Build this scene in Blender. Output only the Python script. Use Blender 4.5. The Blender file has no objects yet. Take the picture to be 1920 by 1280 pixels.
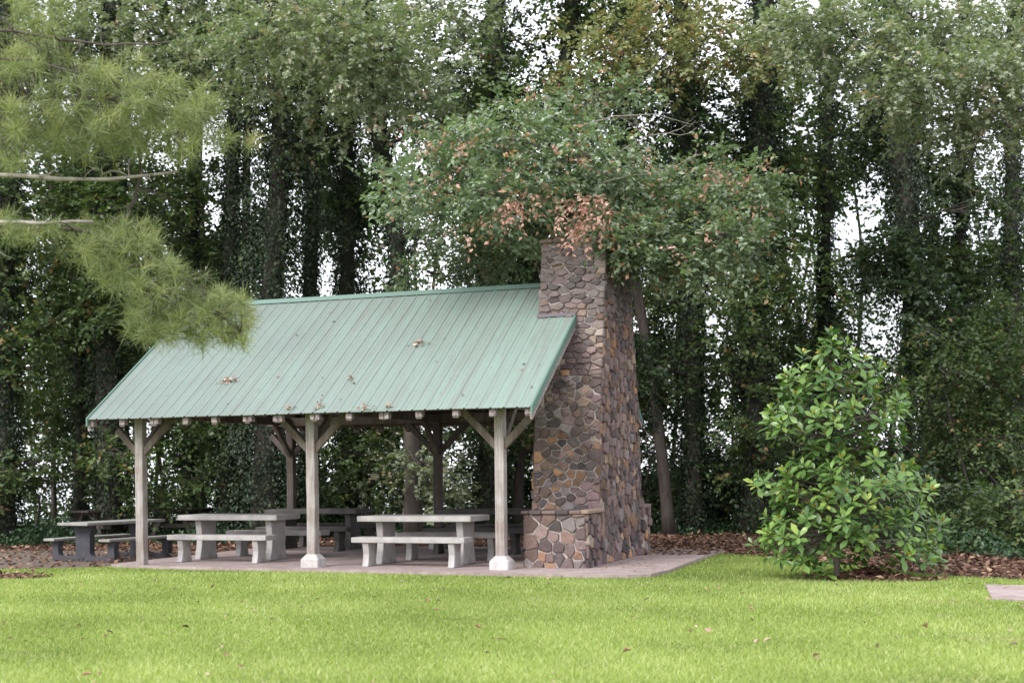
import bpy, math, random
import numpy as np
from mathutils import Matrix, Vector
SC = bpy.context.scene
COL = SC.collection
rng = np.random.default_rng(11)
random.seed(11)
# ------------------------------------------------------------------ camera
CAM = np.array([7.163, -19.376, 1.445]); YAW = 0.3461; ROLL = 0.0128; F = 2638.5; HY = 881.76
FWD = np.array([-math.sin(YAW), math.cos(YAW), 0.0]); RGT0 = np.array([math.cos(YAW), math.sin(YAW), 0.0]); UP0 = np.array([0, 0, 1.0])
RGT = RGT0*math.cos(ROLL) - UP0*math.sin(ROLL); UPV = RGT0*math.sin(ROLL) + UP0*math.cos(ROLL)
cd = bpy.data.cameras.new('camera'); cam = bpy.data.objects.new('camera', cd); COL.objects.link(cam)
m = Matrix.Identity(4)
for i in range(3):
    m[i][0] = RGT[i]; m[i][1] = UPV[i]; m[i][2] = -FWD[i]; m[i][3] = CAM[i]
cam.matrix_world = m
cd.sensor_fit = 'HORIZONTAL'; cd.sensor_width = 36.0; cd.lens = F/1920*36; cd.shift_y = (HY-640)/1920
cd.clip_start = 0.1; cd.clip_end = 6000
SC.camera = cam
cd.dof.use_dof = True; cd.dof.focus_distance = 20.0; cd.dof.aperture_fstop = 2.0
# ------------------------------------------------------------------ light: a bright overcast day
W = bpy.data.worlds.new('World'); SC.world = W; W.use_nodes = True
nt = W.node_tree; nt.nodes.clear()
wo = nt.nodes.new('ShaderNodeOutputWorld'); bg = nt.nodes.new('ShaderNodeBackground'); sky = nt.nodes.new('ShaderNodeTexSky')
sky.sky_type = 'NISHITA'; sky.sun_disc = False; SUN_EL = math.radians(38); SUN_AZ = math.radians(205)   # azimuth clockwise from +Y
sky.sun_elevation = SUN_EL; sky.sun_rotation = SUN_AZ
mx = nt.nodes.new('ShaderNodeMix'); mx.data_type = 'RGBA'; mx.inputs[0].default_value = 0.86
tcw = nt.nodes.new('ShaderNodeTexCoord'); nz = nt.nodes.new('ShaderNodeTexNoise'); nz.inputs['Scale'].default_value = 3.0; nz.inputs['Detail'].default_value = 5
nt.links.new(tcw.outputs['Generated'], nz.inputs['Vector'])
cr = nt.nodes.new('ShaderNodeValToRGB'); cr.color_ramp.elements[0].position = .3; cr.color_ramp.elements[1].position = .75
cr.color_ramp.elements[0].color = (9.0, 9.2, 10.0, 1); cr.color_ramp.elements[1].color = (14.0, 14.2, 14.8, 1)
nt.links.new(nz.outputs[0], cr.inputs[0]); nt.links.new(cr.outputs[0], mx.inputs[7]); nt.links.new(sky.outputs[0], mx.inputs[6])
nt.links.new(mx.outputs[2], bg.inputs[0]); nt.links.new(bg.outputs[0], wo.inputs[0]); bg.inputs[1].default_value = 0.085
sl = bpy.data.lights.new('sun', 'SUN'); sl.energy = 1.5; sl.angle = math.radians(25); sl.color = (1.0, 0.97, 0.92)
so = bpy.data.objects.new('sun', sl); COL.objects.link(so)
sd = Vector((math.sin(SUN_AZ)*math.cos(SUN_EL), math.cos(SUN_AZ)*math.cos(SUN_EL), math.sin(SUN_EL)))
so.rotation_euler = sd.to_track_quat('Z', 'Y').to_euler(); so.location = (0, 0, 30)
vs = SC.view_settings; vs.view_transform = 'Standard'; vs.look = 'None'; vs.exposure = 1.3; vs.gamma = 1.0; vs.use_curve_mapping = False

# ------------------------------------------------------------------ helpers
def at(u, v, d):
    """point seen at photo pixel u,v at distance d along the view"""
    return CAM + d*(FWD + RGT*((u-960)/F) + UPV*((HY-v)/F))
def ground_at(u, v, z=0.0):
    r = FWD + RGT*((u-960)/F) + UPV*((HY-v)/F)
    return CAM + r*((z-CAM[2])/r[2])
def depth_ground(x, y):
    return (x-CAM[0])*FWD[0] + (y-CAM[1])*FWD[1]

def mesh_np(name, V, faces, mat, parent=None, fattr=None, smooth=False, fcol=None):
    """V (n,3); faces = list of int arrays (k, m) grouped by polygon size"""
    me = bpy.data.meshes.new(name)
    V = np.asarray(V, dtype=np.float32)
    me.vertices.add(len(V)); me.vertices.foreach_set('co', V.ravel())
    if isinstance(faces, np.ndarray): faces = [faces]
    loops = np.concatenate([f.ravel() for f in faces]).astype(np.int32)
    tot = np.concatenate([np.full(len(f), f.shape[1]) for f in faces]).astype(np.int32)
    st = np.concatenate([[0], np.cumsum(tot)[:-1]]).astype(np.int32)
    me.loops.add(len(loops)); me.loops.foreach_set('vertex_index', loops)
    me.polygons.add(len(tot)); me.polygons.foreach_set('loop_start', st); me.polygons.foreach_set('loop_total', tot)
    if smooth: me.polygons.foreach_set('use_smooth', np.ones(len(tot), dtype=bool))
    me.update(calc_edges=True); me.validate()
    if fattr is not None:
        a = me.attributes.new('rnd', 'FLOAT', 'FACE'); a.data.foreach_set('value', np.asarray(fattr, dtype=np.float32))
    if fcol is not None:
        a = me.attributes.new('col', 'FLOAT_COLOR', 'FACE')
        c = np.ones((len(fcol), 4), dtype=np.float32); c[:, :3] = fcol; a.data.foreach_set('color', c.ravel())
    me.materials.append(mat)
    o = bpy.data.objects.new(name, me); COL.objects.link(o)
    if parent is not None: o.parent = parent
    return o

class MB:
    def __init__(s): s.v = []; s.f = []; s.n = 0; s.c = []
    def add(s, V, Fs, col=None):
        V = np.asarray(V, float)
        s.v.append(V)
        for f in Fs: s.f.append([i+s.n for i in f]); s.c.append(col)
        s.n += len(V)
    def box(s, a, b, M=None, bev=0.0):
        x0, y0, z0 = a; x1, y1, z1 = b
        if bev <= 0:
            V = [(x0,y0,z0),(x1,y0,z0),(x1,y1,z0),(x0,y1,z0),(x0,y0,z1),(x1,y0,z1),(x1,y1,z1),(x0,y1,z1)]
            Fs = [(0,3,2,1),(4,5,6,7),(0,1,5,4),(1,2,6,5),(2,3,7,6),(3,0,4,7)]
        else:
            e = bev; V = []; Fs = []
            def ring(z, k):
                return [(x0+k+e*.0, y0+k, z)]
            # stacked rings: inset bottom, full, full, inset top with chamfered corners
            def oct(z, i):
                c = e*1.0
                return [(x0+i+c, y0+i, z),(x1-i-c, y0+i, z),(x1-i, y0+i+c, z),(x1-i, y1-i-c, z),(x1-i-c, y1-i, z),(x0+i+c, y1-i, z),(x0+i, y1-i-c, z),(x0+i, y0+i+c, z)]
            for z, i in ((z0, e), (z0+e, 0), (z1-e, 0), (z1, e)): V += oct(z, i)
            for r in range(3):
                for k in range(8):
                    a_, b_ = r*8+k, r*8+(k+1) % 8; Fs.append((a_, b_, b_+8, a_+8))
            Fs.append(tuple(range(7, -1, -1))); Fs.append(tuple(range(24, 32)))
        V = np.array(V, float)
        if M is not None: V = V@np.array(M[0]).T + np.array(M[1])
        s.add(V, Fs)
    def beam(s, p, q, w, h, up=(0, 0, 1)):
        p = np.array(p, float); q = np.array(q, float); d = q-p; L = np.linalg.norm(d); d /= L
        u = np.array(up, float); u -= d*u.dot(d); u /= np.linalg.norm(u); r = np.cross(d, u)
        M = (np.stack([d, r, u], 1), p)
        s.box((0, -w/2, -h/2), (L, w/2, h/2), M, bev=min(w, h)*.06)
    def tube(s, P, R, n=8, rough=0.0, cap=True):
        P = np.asarray(P, float); k = len(P); R = np.broadcast_to(np.asarray(R, float), (k,))
        T = np.gradient(P, axis=0); T /= np.linalg.norm(T, axis=1)[:, None]+1e-9
        ref = np.array([0, 0, 1.0]) if abs(T[0][2]) < .9 else np.array([1.0, 0, 0])
        V = []
        for i in range(k):
            a = ref - T[i]*ref.dot(T[i]); a /= np.linalg.norm(a)+1e-9; b = np.cross(T[i], a); ref = a
            for j in range(n):
                t = 2*math.pi*j/n; rr = R[i]*(1+rough*rng.uniform(-1, 1))
                V.append(P[i]+rr*(math.cos(t)*a+math.sin(t)*b))
        Fs = []
        for i in range(k-1):
            for j in range(n):
                a_ = i*n+j; b_ = i*n+(j+1) % n; Fs.append((a_, b_, b_+n, a_+n))
        if cap: Fs.append(tuple(range(n-1, -1, -1))); Fs.append(tuple((k-1)*n+j for j in range(n)))
        s.add(V, Fs)
    def prism(s, poly, a, b, axis='x', bev=0):
        """poly in the other two axes, extruded from a to b"""
        n = len(poly); V = []
        for t in (a, b):
            for p, q in poly:
                V.append({'x': (t, p, q), 'y': (p, t, q), 'z': (p, q, t)}[axis])
        Fs = [tuple(range(n)), tuple(range(2*n-1, n-1, -1))]
        for i in range(n):
            j = (i+1) % n; Fs.append((i, i+n, j+n, j))
        s.add(V, Fs)
    def build(s, name, mat, parent=None, smooth=False, bevel=0):
        me = bpy.data.meshes.new(name); me.from_pydata(np.concatenate(s.v).tolist(), [], s.f); me.update()
        import bmesh
        bm = bmesh.new(); bm.from_mesh(me); bmesh.ops.recalc_face_normals(bm, faces=bm.faces); bm.to_mesh(me); bm.free()
        if smooth:
            for p in me.polygons: p.use_smooth = True
        if any(c is not None for c in s.c):
            a = me.attributes.new('col', 'FLOAT_COLOR', 'FACE')
            c = np.ones((len(s.c), 4), dtype=np.float32); c[:, :3] = np.array([x if x is not None else (.4, .36, .34) for x in s.c]); a.data.foreach_set('color', c.ravel())
        me.materials.append(mat)
        o = bpy.data.objects.new(name, me); COL.objects.link(o)
        if parent is not None: o.parent = parent
        if bevel:
            b = o.modifiers.new('bevel', 'BEVEL'); b.width = bevel; b.segments = 2; b.limit_method = 'ANGLE'; b.angle_limit = math.radians(25)
        return o

def tag(o, label=None, cat=None, group=None, kind=None):
    if label: o['label'] = label
    if cat: o['category'] = cat
    if group: o['group'] = group
    if kind: o['kind'] = kind
    return o
def empty(name, loc=(0, 0, 0), rz=0.0):
    o = bpy.data.objects.new(name, None); COL.objects.link(o); o.location = loc; o.rotation_euler = (0, 0, rz); o.empty_display_size = .3
    return o
def kids(o): return [c for c in list(COL.objects) if c.parent == o]
def copy_tree(o, parent=None):
    c = o.copy(); COL.objects.link(c); c.parent = parent
    for ch in kids(o): copy_tree(ch, c)
    return c
def at_origin(o, parent_empty):
    """mesh built in world coordinates put under an empty that stands elsewhere"""
    o.parent = parent_empty; o.matrix_parent_inverse = parent_empty.matrix_basis.inverted()
    return o

# ------------------------------------------------------------------ materials
def newmat(name):
    M = bpy.data.materials.new(name); M.use_nodes = True; n = M.node_tree; n.nodes.clear()
    out = n.nodes.new('ShaderNodeOutputMaterial'); b = n.nodes.new('ShaderNodeBsdfPrincipled'); n.links.new(b.outputs[0], out.inputs[0])
    return M, n, b, out
def ramp(n, src, stops):
    r = n.nodes.new('ShaderNodeValToRGB'); e = r.color_ramp.elements
    while len(e) > 1: e.remove(e[-1])
    e[0].position = stops[0][0]; e[0].color = (*stops[0][1], 1)
    for p, c in stops[1:]:
        q = e.new(p); q.color = (*c, 1)
    n.links.new(src, r.inputs[0]); return r.outputs[0]
def noise(n, scale, detail=4, vec=None, rough=.6, dist=0):
    t = n.nodes.new('ShaderNodeTexNoise'); t.inputs['Scale'].default_value = scale; t.inputs['Detail'].default_value = detail
    t.inputs['Roughness'].default_value = rough; t.inputs['Distortion'].default_value = dist
    if vec is not None: n.links.new(vec, t.inputs['Vector'])
    return t.outputs[0]
def coords(n, scale=(1, 1, 1), which='Object'):
    c = n.nodes.new('ShaderNodeTexCoord'); mp = n.nodes.new('ShaderNodeMapping'); mp.inputs['Scale'].default_value = scale
    n.links.new(c.outputs[which], mp.inputs[0]); return mp.outputs[0]
def mix(n, a, b, fac, mode='MIX'):
    x = n.nodes.new('ShaderNodeMix'); x.data_type = 'RGBA'; x.blend_type = mode
    for inp, val in ((x.inputs[6], a), (x.inputs[7], b), (x.inputs[0], fac)):
        if hasattr(val, 'node'): n.links.new(val, inp)
        elif isinstance(val, (int, float)): inp.default_value = val
        else: inp.default_value = (*val, 1)
    return x.outputs[2]
def bump(n, b, h, strength=.3, dist=.02):
    k = n.nodes.new('ShaderNodeBump'); k.inputs['Strength'].default_value = strength; k.inputs['Distance'].default_value = dist
    n.links.new(h, k.inputs['Height']); n.links.new(k.outputs[0], b.inputs['Normal'])

def leafmat(name, stops, rough=.42, trans=.3, spec=.4, tcol=(1.0, 1.25, .5), patch=None):
    M, n, b, out = newmat(name)
    a = n.nodes.new('ShaderNodeAttribute'); a.attribute_name = 'rnd'
    c = ramp(n, a.outputs['Fac'], stops)
    b.inputs['Roughness'].default_value = rough; b.inputs['Specular IOR Level'].default_value = spec
    n.links.new(c, b.inputs['Base Color'])
    t = n.nodes.new('ShaderNodeBsdfTranslucent'); n.links.new(mix(n, c, tcol, 1.0, 'MULTIPLY'), t.inputs[0])
    ms = n.nodes.new('ShaderNodeMixShader'); ms.inputs[0].default_value = trans
    n.links.new(b.outputs[0], ms.inputs[1]); n.links.new(t.outputs[0], ms.inputs[2]); n.links.new(ms.outputs[0], out.inputs[0])
    return M
G = {}
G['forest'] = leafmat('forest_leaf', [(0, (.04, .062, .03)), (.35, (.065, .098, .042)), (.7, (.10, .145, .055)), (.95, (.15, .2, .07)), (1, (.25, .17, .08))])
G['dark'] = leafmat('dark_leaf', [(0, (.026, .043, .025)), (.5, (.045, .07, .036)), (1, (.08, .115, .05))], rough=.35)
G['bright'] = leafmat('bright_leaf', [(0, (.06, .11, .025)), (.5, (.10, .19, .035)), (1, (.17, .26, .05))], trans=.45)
G['pale'] = leafmat('pale_leaf', [(0, (.15, .185, .115)), (.5, (.24, .275, .18)), (.95, (.36, .385, .27)), (1, (.36, .27, .19))], rough=.38, spec=.55)
G['greygreen'] = leafmat('grey_green_leaf', [(0, (.1, .135, .085)), (.5, (.18, .235, .15)), (.92, (.3, .355, .235)), (.95, (.42, .2, .13)), (1, (.48, .26, .18))], rough=.34, spec=.6)
G['russet'] = leafmat('russet_leaf', [(0, (.22, .115, .085)), (.5, (.37, .2, .145)), (1, (.5, .33, .26))], rough=.6, trans=.25, tcol=(1, 1, 1))
G['yellow'] = leafmat('yellowing_leaf', [(0, (.13, .165, .075)), (.5, (.26, .29, .14)), (.84, (.38, .36, .18)), (.94, (.48, .35, .19)), (1, (.48, .27, .16))], trans=.35, tcol=(1.1, 1.1, .6))
G['ivy'] = leafmat('ivy_leaf', [(0, (.012, .02, .012)), (.6, (.023, .038, .02)), (1, (.06, .09, .04))], rough=.5, trans=.12, spec=.25)
G['magnolia'] = leafmat('magnolia_leaf', [(0, (.04, .095, .028)), (.5, (.105, .19, .045)), (.85, (.22, .33, .075)), (1, (.36, .43, .1))], rough=.34, spec=.5, trans=.2)
G['needle'] = leafmat('pine_needle', [(0, (.1, .125, .055)), (.5, (.2, .235, .1)), (.85, (.34, .37, .15)), (1, (.36, .3, .15))], rough=.5, trans=.25)
G['grass'] = leafmat('grass_blade', [(0, (.115, .175, .045)), (.4, (.265, .34, .09)), (.8, (.41, .49, .16)), (.97, (.62, .66, .36)), (1, (.5, .42, .28))], rough=.5, trans=.35, spec=.3, tcol=(1.1, 1.2, .4))
G['cover'] = leafmat('ground_cover_leaf', [(0, (.02, .045, .022)), (.6, (.04, .085, .04)), (1, (.08, .13, .05))], rough=.35, trans=.2)
G['litter'] = leafmat('litter_leaf', [(0, (.06, .03, .022)), (.4, (.13, .07, .05)), (.75, (.22, .13, .09)), (1, (.36, .24, .17))], rough=.7, trans=.05, tcol=(1, 1, 1), spec=.2)
G['bud'] = leafmat('magnolia_bud', [(0, (.25, .18, .03)), (1, (.35, .3, .06))], trans=.2)
G['tanleaf'] = leafmat('tan_leaf', [(0, (.16, .1, .065)), (.6, (.33, .23, .17)), (1, (.56, .43, .34))], rough=.6, trans=.1, tcol=(1, 1, 1), spec=.3)

def mk_bark(name, c0, c1, sc=9):
    M, n, b, out = newmat(name); v = coords(n, (1, 1, .22))
    f = noise(n, sc, 6, v, .65, .3); n.links.new(ramp(n, f, [(.3, c0), (.7, c1)]), b.inputs['Base Color'])
    b.inputs['Roughness'].default_value = .85; bump(n, b, f, .8, .03); return M
BARK = mk_bark('bark', (.022, .017, .014), (.075, .057, .047))
BARKL = mk_bark('light_bark', (.045, .036, .03), (.13, .105, .09), 14)
BARKP = mk_bark('pale_bark', (.15, .125, .11), (.42, .38, .34), 9)
TWIGP = mk_bark('grey_twig', (.14, .12, .1), (.3, .27, .23), 20)
TWIG = mk_bark('twig_bark', (.03, .024, .018), (.085, .067, .054), 20)

def mk_wood(name, c0, c1, c2, sc=1.0):
    M, n, b, out = newmat(name)
    v = coords(n, (26*sc, 26*sc, 1.1)); f = noise(n, 1.6, 6, v, .62, .4)
    base = ramp(n, f, [(.25, c0), (.5, c1), (.78, c2)])
    g = noise(n, 2.3, 5, coords(n), .6); st = ramp(n, g, [(.42, (.55, .42, .36)), (.58, (1, 1, 1))])
    n.links.new(mix(n, base, st, .55, 'MULTIPLY'), b.inputs['Base Color']); b.inputs['Roughness'].default_value = .8
    bump(n, b, f, .5, .008); return M
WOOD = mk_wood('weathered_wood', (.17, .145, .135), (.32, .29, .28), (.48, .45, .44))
WOODD = mk_wood('dark_and_shaded_wood', (.035, .027, .024), (.07, .056, .05), (.13, .11, .1))  # dark table wood; on rear posts and braces it paints in roof shade
WOODX = mk_wood('shaded_weathered_wood_lengthwise', (.065, .05, .04), (.125, .1, .083), (.21, .18, .155), .35)  # roof timbers and braces, darkened in colour to deepen the shade there
def mk_concrete(name, c0, c1, sc=6):
    M, n, b, out = newmat(name); v = coords(n)
    f = noise(n, sc, 8, v, .7); f2 = noise(n, 1.3, 3, v)
    c = mix(n, ramp(n, f, [(.3, c0), (.7, c1)]), ramp(n, f2, [(.35, (.72, .7, .66)), (.65, (1, 1, 1))]), .8, 'MULTIPLY')
    n.links.new(c, b.inputs['Base Color']); b.inputs['Roughness'].default_value = .85
    bump(n, b, noise(n, 90, 3, v), .25, .004); return M
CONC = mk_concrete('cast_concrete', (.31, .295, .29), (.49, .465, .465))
CONCD = mk_concrete('shaded_concrete', (.045, .042, .04), (.11, .104, .098))  # back tables and benches: shade under the roof put into the colour
CONCT = mk_concrete('mossy_concrete', (.2, .195, .18), (.34, .33, .31))
CONCW = mk_concrete('plinth_concrete', (.36, .34, .34), (.62, .59, .59))
DARKMETAL = mk_concrete('dark_frame', (.035, .035, .045), (.07, .07, .085))
def mk_slab():
    M, n, b, out = newmat('patio_slab'); v = coords(n)
    f = noise(n, 2.2, 7, v, .65); g = noise(n, 14, 6, v, .7)
    c = mix(n, ramp(n, f, [(.3, (.24, .185, .175)), (.7, (.4, .33, .32))]), ramp(n, g, [(.35, (.6, .52, .48)), (.6, (1, 1, 1))]), .6, 'MULTIPLY')
    n.links.new(c, b.inputs['Base Color']); b.inputs['Roughness'].default_value = .9; bump(n, b, g, .4, .01); return M
SLAB = mk_slab()
def mk_col(name, rough=.8, amount=.55, bs=.5):
    M, n, b, out = newmat(name); a = n.nodes.new('ShaderNodeAttribute'); a.attribute_name = 'col'; v = coords(n)
    f = noise(n, 17, 8, v, .7); g = noise(n, 5, 4, v)
    c = mix(n, a.outputs['Color'], ramp(n, f, [(.28, (.5, .47, .45)), (.5, (1, .98, .96)), (.75, (1.45, 1.35, 1.25))]), amount, 'MULTIPLY')
    c = mix(n, c, ramp(n, g, [(.3, (1, 1, 1)), (.62, (1, 1, 1)), (.75, (.9, 1.0, .8))]), .6, 'MULTIPLY')
    n.links.new(c, b.inputs['Base Color']); b.inputs['Roughness'].default_value = rough; bump(n, b, f, bs, .02); return M
STONE = mk_col('fieldstone')
MORTAR = mk_concrete('mortar', (.33, .29, .275), (.53, .475, .455), 10)
def mk_roof(name, base, dirty=True):
    M, n, b, out = newmat(name)
    v = coords(n, (9, .55, .55)); f = noise(n, 1.2, 7, v, .7, .2)
    g = noise(n, .55, 4, coords(n), .6); h = noise(n, 22, 4, coords(n), .7)
    if dirty:
        c = mix(n, base, (.17, .18, .165), ramp(n, f, [(.36, (0, 0, 0)), (.68, (.85, .85, .85))]))
        # the far (left) sheets carry more grime
        s = n.nodes.new('ShaderNodeSeparateXYZ'); tc = n.nodes.new('ShaderNodeTexCoord'); n.links.new(tc.outputs['Object'], s.inputs[0])
        mr = n.nodes.new('ShaderNodeMapRange'); mr.inputs[1].default_value = .7; mr.inputs[2].default_value = -6.5; n.links.new(s.outputs[0], mr.inputs[0])
        mr.inputs[4].default_value = 1.35; mm = n.nodes.new('ShaderNodeMath'); mm.operation = 'MULTIPLY'; mm.use_clamp = True; n.links.new(mr.outputs[0], mm.inputs[0]); n.links.new(g, mm.inputs[1])
        c = mix(n, c, (.13, .15, .14), mm.outputs[0])
        c = mix(n, c, ramp(n, h, [(.3, (.72, .68, .62)), (.42, (1, 1, 1))]), .7, 'MULTIPLY')
        n.links.new(c, b.inputs['Base Color'])
    else: b.inputs['Base Color'].default_value = (*base, 1)
    b.inputs['Roughness'].default_value = .5; b.inputs['Specular IOR Level'].default_value = .4; return M
ROOF = mk_roof('green_metal_roof', (.2, .275, .24)); TRIM = mk_roof('green_trim', (.1, .17, .14), False)
M_, n_, b_, o_ = newmat('flashing'); b_.inputs['Base Color'].default_value = (.12, .1, .12, 1); b_.inputs['Roughness'].default_value = .6; FLASH = M_
M_, n_, b_, o_ = newmat('end_grain')
n_.links.new(ramp(n_, noise(n_, 20, 5, coords(n_)), [(.35, (.11, .085, .085)), (.6, (.32, .27, .27))]), b_.inputs['Base Color']); b_.inputs['Roughness'].default_value = .8; ENDG = M_

def mk_ground():
    M, n, b, out = newmat('forest_floor'); v = coords(n)
    f = noise(n, 3.5, 8, v, .75); g = noise(n, .35, 4, v); h = noise(n, 30, 4, v, .8)
    c = mix(n, ramp(n, h, [(.3, (.04, .022, .017)), (.5, (.11, .065, .05)), (.7, (.2, .13, .1))]), ramp(n, f, [(.35, (.07, .045, .035)), (.7, (.17, .12, .09))]), .5)
    n.links.new(c, b.inputs['Base Color']); b.inputs['Roughness'].default_value = .95; bump(n, b, h, .6, .02); return M
GROUND = mk_ground()
def mk_lawn():
    M, n, b, out = newmat('lawn_soil'); v = coords(n)
    f = noise(n, 1.2, 6, v, .7); h = noise(n, 60, 4, v, .8)
    c = mix(n, ramp(n, h, [(.3, (.1, .13, .03)), (.7, (.26, .32, .07))]), ramp(n, f, [(.3, (.15, .2, .04)), (.75, (.12, .2, .025))]), .5)
    n.links.new(c, b.inputs['Base Color']); b.inputs['Roughness'].default_value = 1; return M
LAWN = mk_lawn()
def mk_soil():
    M, n, b, out = newmat('bare_soil'); v = coords(n); h = noise(n, 9, 7, v, .75)
    n.links.new(ramp(n, h, [(.3, (.07, .05, .038)), (.7, (.17, .13, .1))]), b.inputs['Base Color']); b.inputs['Roughness'].default_value = 1; bump(n, b, h, .5, .02); return M
SOIL = mk_soil()
M_, n_, b_, o_ = newmat('lake_water'); b_.inputs['Base Color'].default_value = (.25, .29, .31, 1); b_.inputs['Roughness'].default_value = .12; b_.inputs['IOR'].default_value = 1.33
bump(n_, b_, noise(n_, 3, 3, coords(n_)), .15, .05); WATER = M_

# ------------------------------------------------------------------ leaf clouds
TPL = {
 'diamond': (np.array([(0,0,0),(.45,.3,.07),(1,0,-.05),(.45,-.3,.07)]), np.array([(0,2,1),(0,3,2)])),
 'oval': (np.array([(0,0,0),(.35,.17,.05),(.68,.22,.03),(1,0,-.06),(.68,-.22,.03),(.35,-.17,.05),(.35,0,.0),(.7,0,-.02)]),
          np.array([(0,6,1),(6,7,2),(6,2,1),(7,3,2),(0,5,6),(6,5,4),(6,4,7),(7,4,3)])),
 'lobed': (np.array([(0,0,0),(.16,.1,.0),(.02,.42,-.03),(.33,.2,.02),(.5,.52,-.05),(.6,.17,.02),(1.0,.0,-.08),(.6,-.17,.02),(.5,-.52,-.05),(.33,-.2,.02),(.02,-.42,-.03),(.16,-.1,0)]),
          np.array([(0,3,1),(1,3,2),(0,5,3),(3,5,4),(0,7,5),(5,7,6),(0,9,7),(7,9,8),(0,11,9),(9,11,10)])),
}
def unit(a): return a/(np.linalg.norm(a, axis=-1, keepdims=True)+1e-9)
def leaf_geo(P, T, N, S, tpl):
    tv, tf = TPL[tpl]; T = unit(T); N = unit(N - T*(N*T).sum(1, keepdims=True)); B = np.cross(N, T)
    S = np.broadcast_to(S, (len(P),))[:, None, None]
    V = P[:, None, :] + S*(tv[None, :, 0:1]*T[:, None, :] + tv[None, :, 1:2]*B[:, None, :] + tv[None, :, 2:3]*N[:, None, :])
    k = len(tv); Fc = tf[None] + (np.arange(len(P))*k)[:, None, None]
    return V.reshape(-1, 3), Fc.reshape(-1, 3), len(tf)
def leaves(name, P, T, N, S, mat, tpl='diamond', rnd=None, parent=None):
    V, Fc, k = leaf_geo(P, T, N, S, tpl)
    if rnd is None: rnd = rng.random(len(P))
    return mesh_np(name, V, Fc, mat, parent, np.repeat(rnd, k))
def sprays(blobs, m_, size, L=.55, droop=.25, up=.35, shell=.45, flat=.55):
    """blobs: (centre, (rx,ry,rz), number of sprays). Twigs scattered through the volume, each carrying m_ leaves in a loose flat spray."""
    Ps, Ts, Ns, Ss, Rs, O = [], [], [], [], [], []
    for c, r, n in blobs:
        d = unit(rng.normal(size=(n, 3))); q = rng.random(n)**shell
        p = np.array(c) + d*np.array(r)*q[:, None]*(1+.25*rng.normal(size=(n, 1)))*.9
        dr = unit(d*np.array([1, 1, flat]) + rng.normal(size=(n, 3))*.45 + np.array([0, 0, -droop*.4]))
        side = unit(np.cross(dr, [0, 0, 1.0])+1e-6); nn = unit(np.cross(side, dr)*1.0 + rng.normal(size=(n, 3))*.25)
        t = np.tile(np.linspace(.0, 1, m_), (n, 1)) + rng.uniform(-.05, .05, (n, m_))
        sg = np.where(np.arange(m_) % 2 == 0, 1, -1)[None, :, None]
        pos = p[:, None] + dr[:, None]*(t*L)[..., None] + np.array([0, 0, -1.0])*(droop*L*t**2)[..., None]
        tt = dr[:, None]*.7 + side[:, None]*sg*.9 + rng.normal(size=(n, m_, 3))*.4 + np.array([0, 0, -droop])
        nv = nn[:, None]*(1-up) + np.array([0, 0, up]) + rng.normal(size=(n, m_, 3))*.42
        Ps.append(pos.reshape(-1, 3)+rng.normal(size=(n*m_, 3))*.025); Ts.append(tt.reshape(-1, 3)); Ns.append(nv.reshape(-1, 3))
        Ss.append(size*rng.uniform(.65, 1.25, n*m_))
        Rs.append(np.clip(np.repeat(rng.normal(.5, .2, n), m_)+rng.normal(0, .16, n*m_), 0, 1)); O.append((p, dr, c))
    return np.concatenate(Ps), np.concatenate(Ts), np.concatenate(Ns), np.concatenate(Ss), np.concatenate(Rs), O

def bezier(a, b, bend=0.0, n=6, sag=(0, 0, 0)):
    a = np.array(a, float); b = np.array(b, float); t = np.linspace(0, 1, n)[:, None]
    mid = rng.normal(size=3)*bend*np.linalg.norm(b-a) + np.array(sag)
    return a*(1-t)+b*t + mid*(4*t*(1-t))
def path_noise(P, amp):
    P = np.array(P, float); P[1:-1] += rng.normal(size=(len(P)-2, 3))*amp; return P
def interp_path(pts, n):
    pts = np.array(pts, float); s = np.concatenate([[0], np.cumsum(np.linalg.norm(np.diff(pts, axis=0), axis=1))]); t = np.linspace(0, s[-1], n)
    P = np.stack([np.interp(t, s, pts[:, i]) for i in range(3)], 1)
    for _ in range(2): P[1:-1] = (P[:-2]+2*P[1:-1]+P[2:])/4
    return P
def ivy_on(P, R, dens, thick, size=.075, z0=0.0, z1=99, name='ivy', parent=None, mat=None):
    """ivy leaves hugging a trunk path"""
    seg = np.linalg.norm(np.diff(P, axis=0), axis=1); A = 2*math.pi*(R.mean()+thick*.5)*seg.sum(); n = int(A*dens)
    s = np.concatenate([[0], np.cumsum(seg)])/seg.sum(); t = rng.random(n)
    c = np.stack([np.interp(t, s, P[:, i]) for i in range(3)], 1); r = np.interp(t, s, R); a = rng.random(n)*2*math.pi
    k = (np.sin(t*seg.sum()*2.1+3*a)+np.sin(t*seg.sum()*4.7-2*a+1.3)+np.sin(t*seg.sum()*1.1+a))/3
    off = thick*(.45+.65*np.clip(k+.3, 0, 1.3))*rng.random(n)**.7
    out = np.stack([np.cos(a), np.sin(a), np.zeros(n)], 1)
    pos = c + out*(r*.9+off)[:, None]; keep = (pos[:, 2] > z0) & (pos[:, 2] < z1); pos, out = pos[keep], out[keep]; n = len(pos)
    T = np.stack([rng.normal(size=n)*.7, rng.normal(size=n)*.7, -np.ones(n)], 1)+out*.35
    return leaves(name, pos, T, out+rng.normal(size=(n, 3))*.45+np.array([0, 0, .35]), size*rng.uniform(.6, 1.3, n), mat or G['ivy'], 'diamond', parent=parent)

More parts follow.
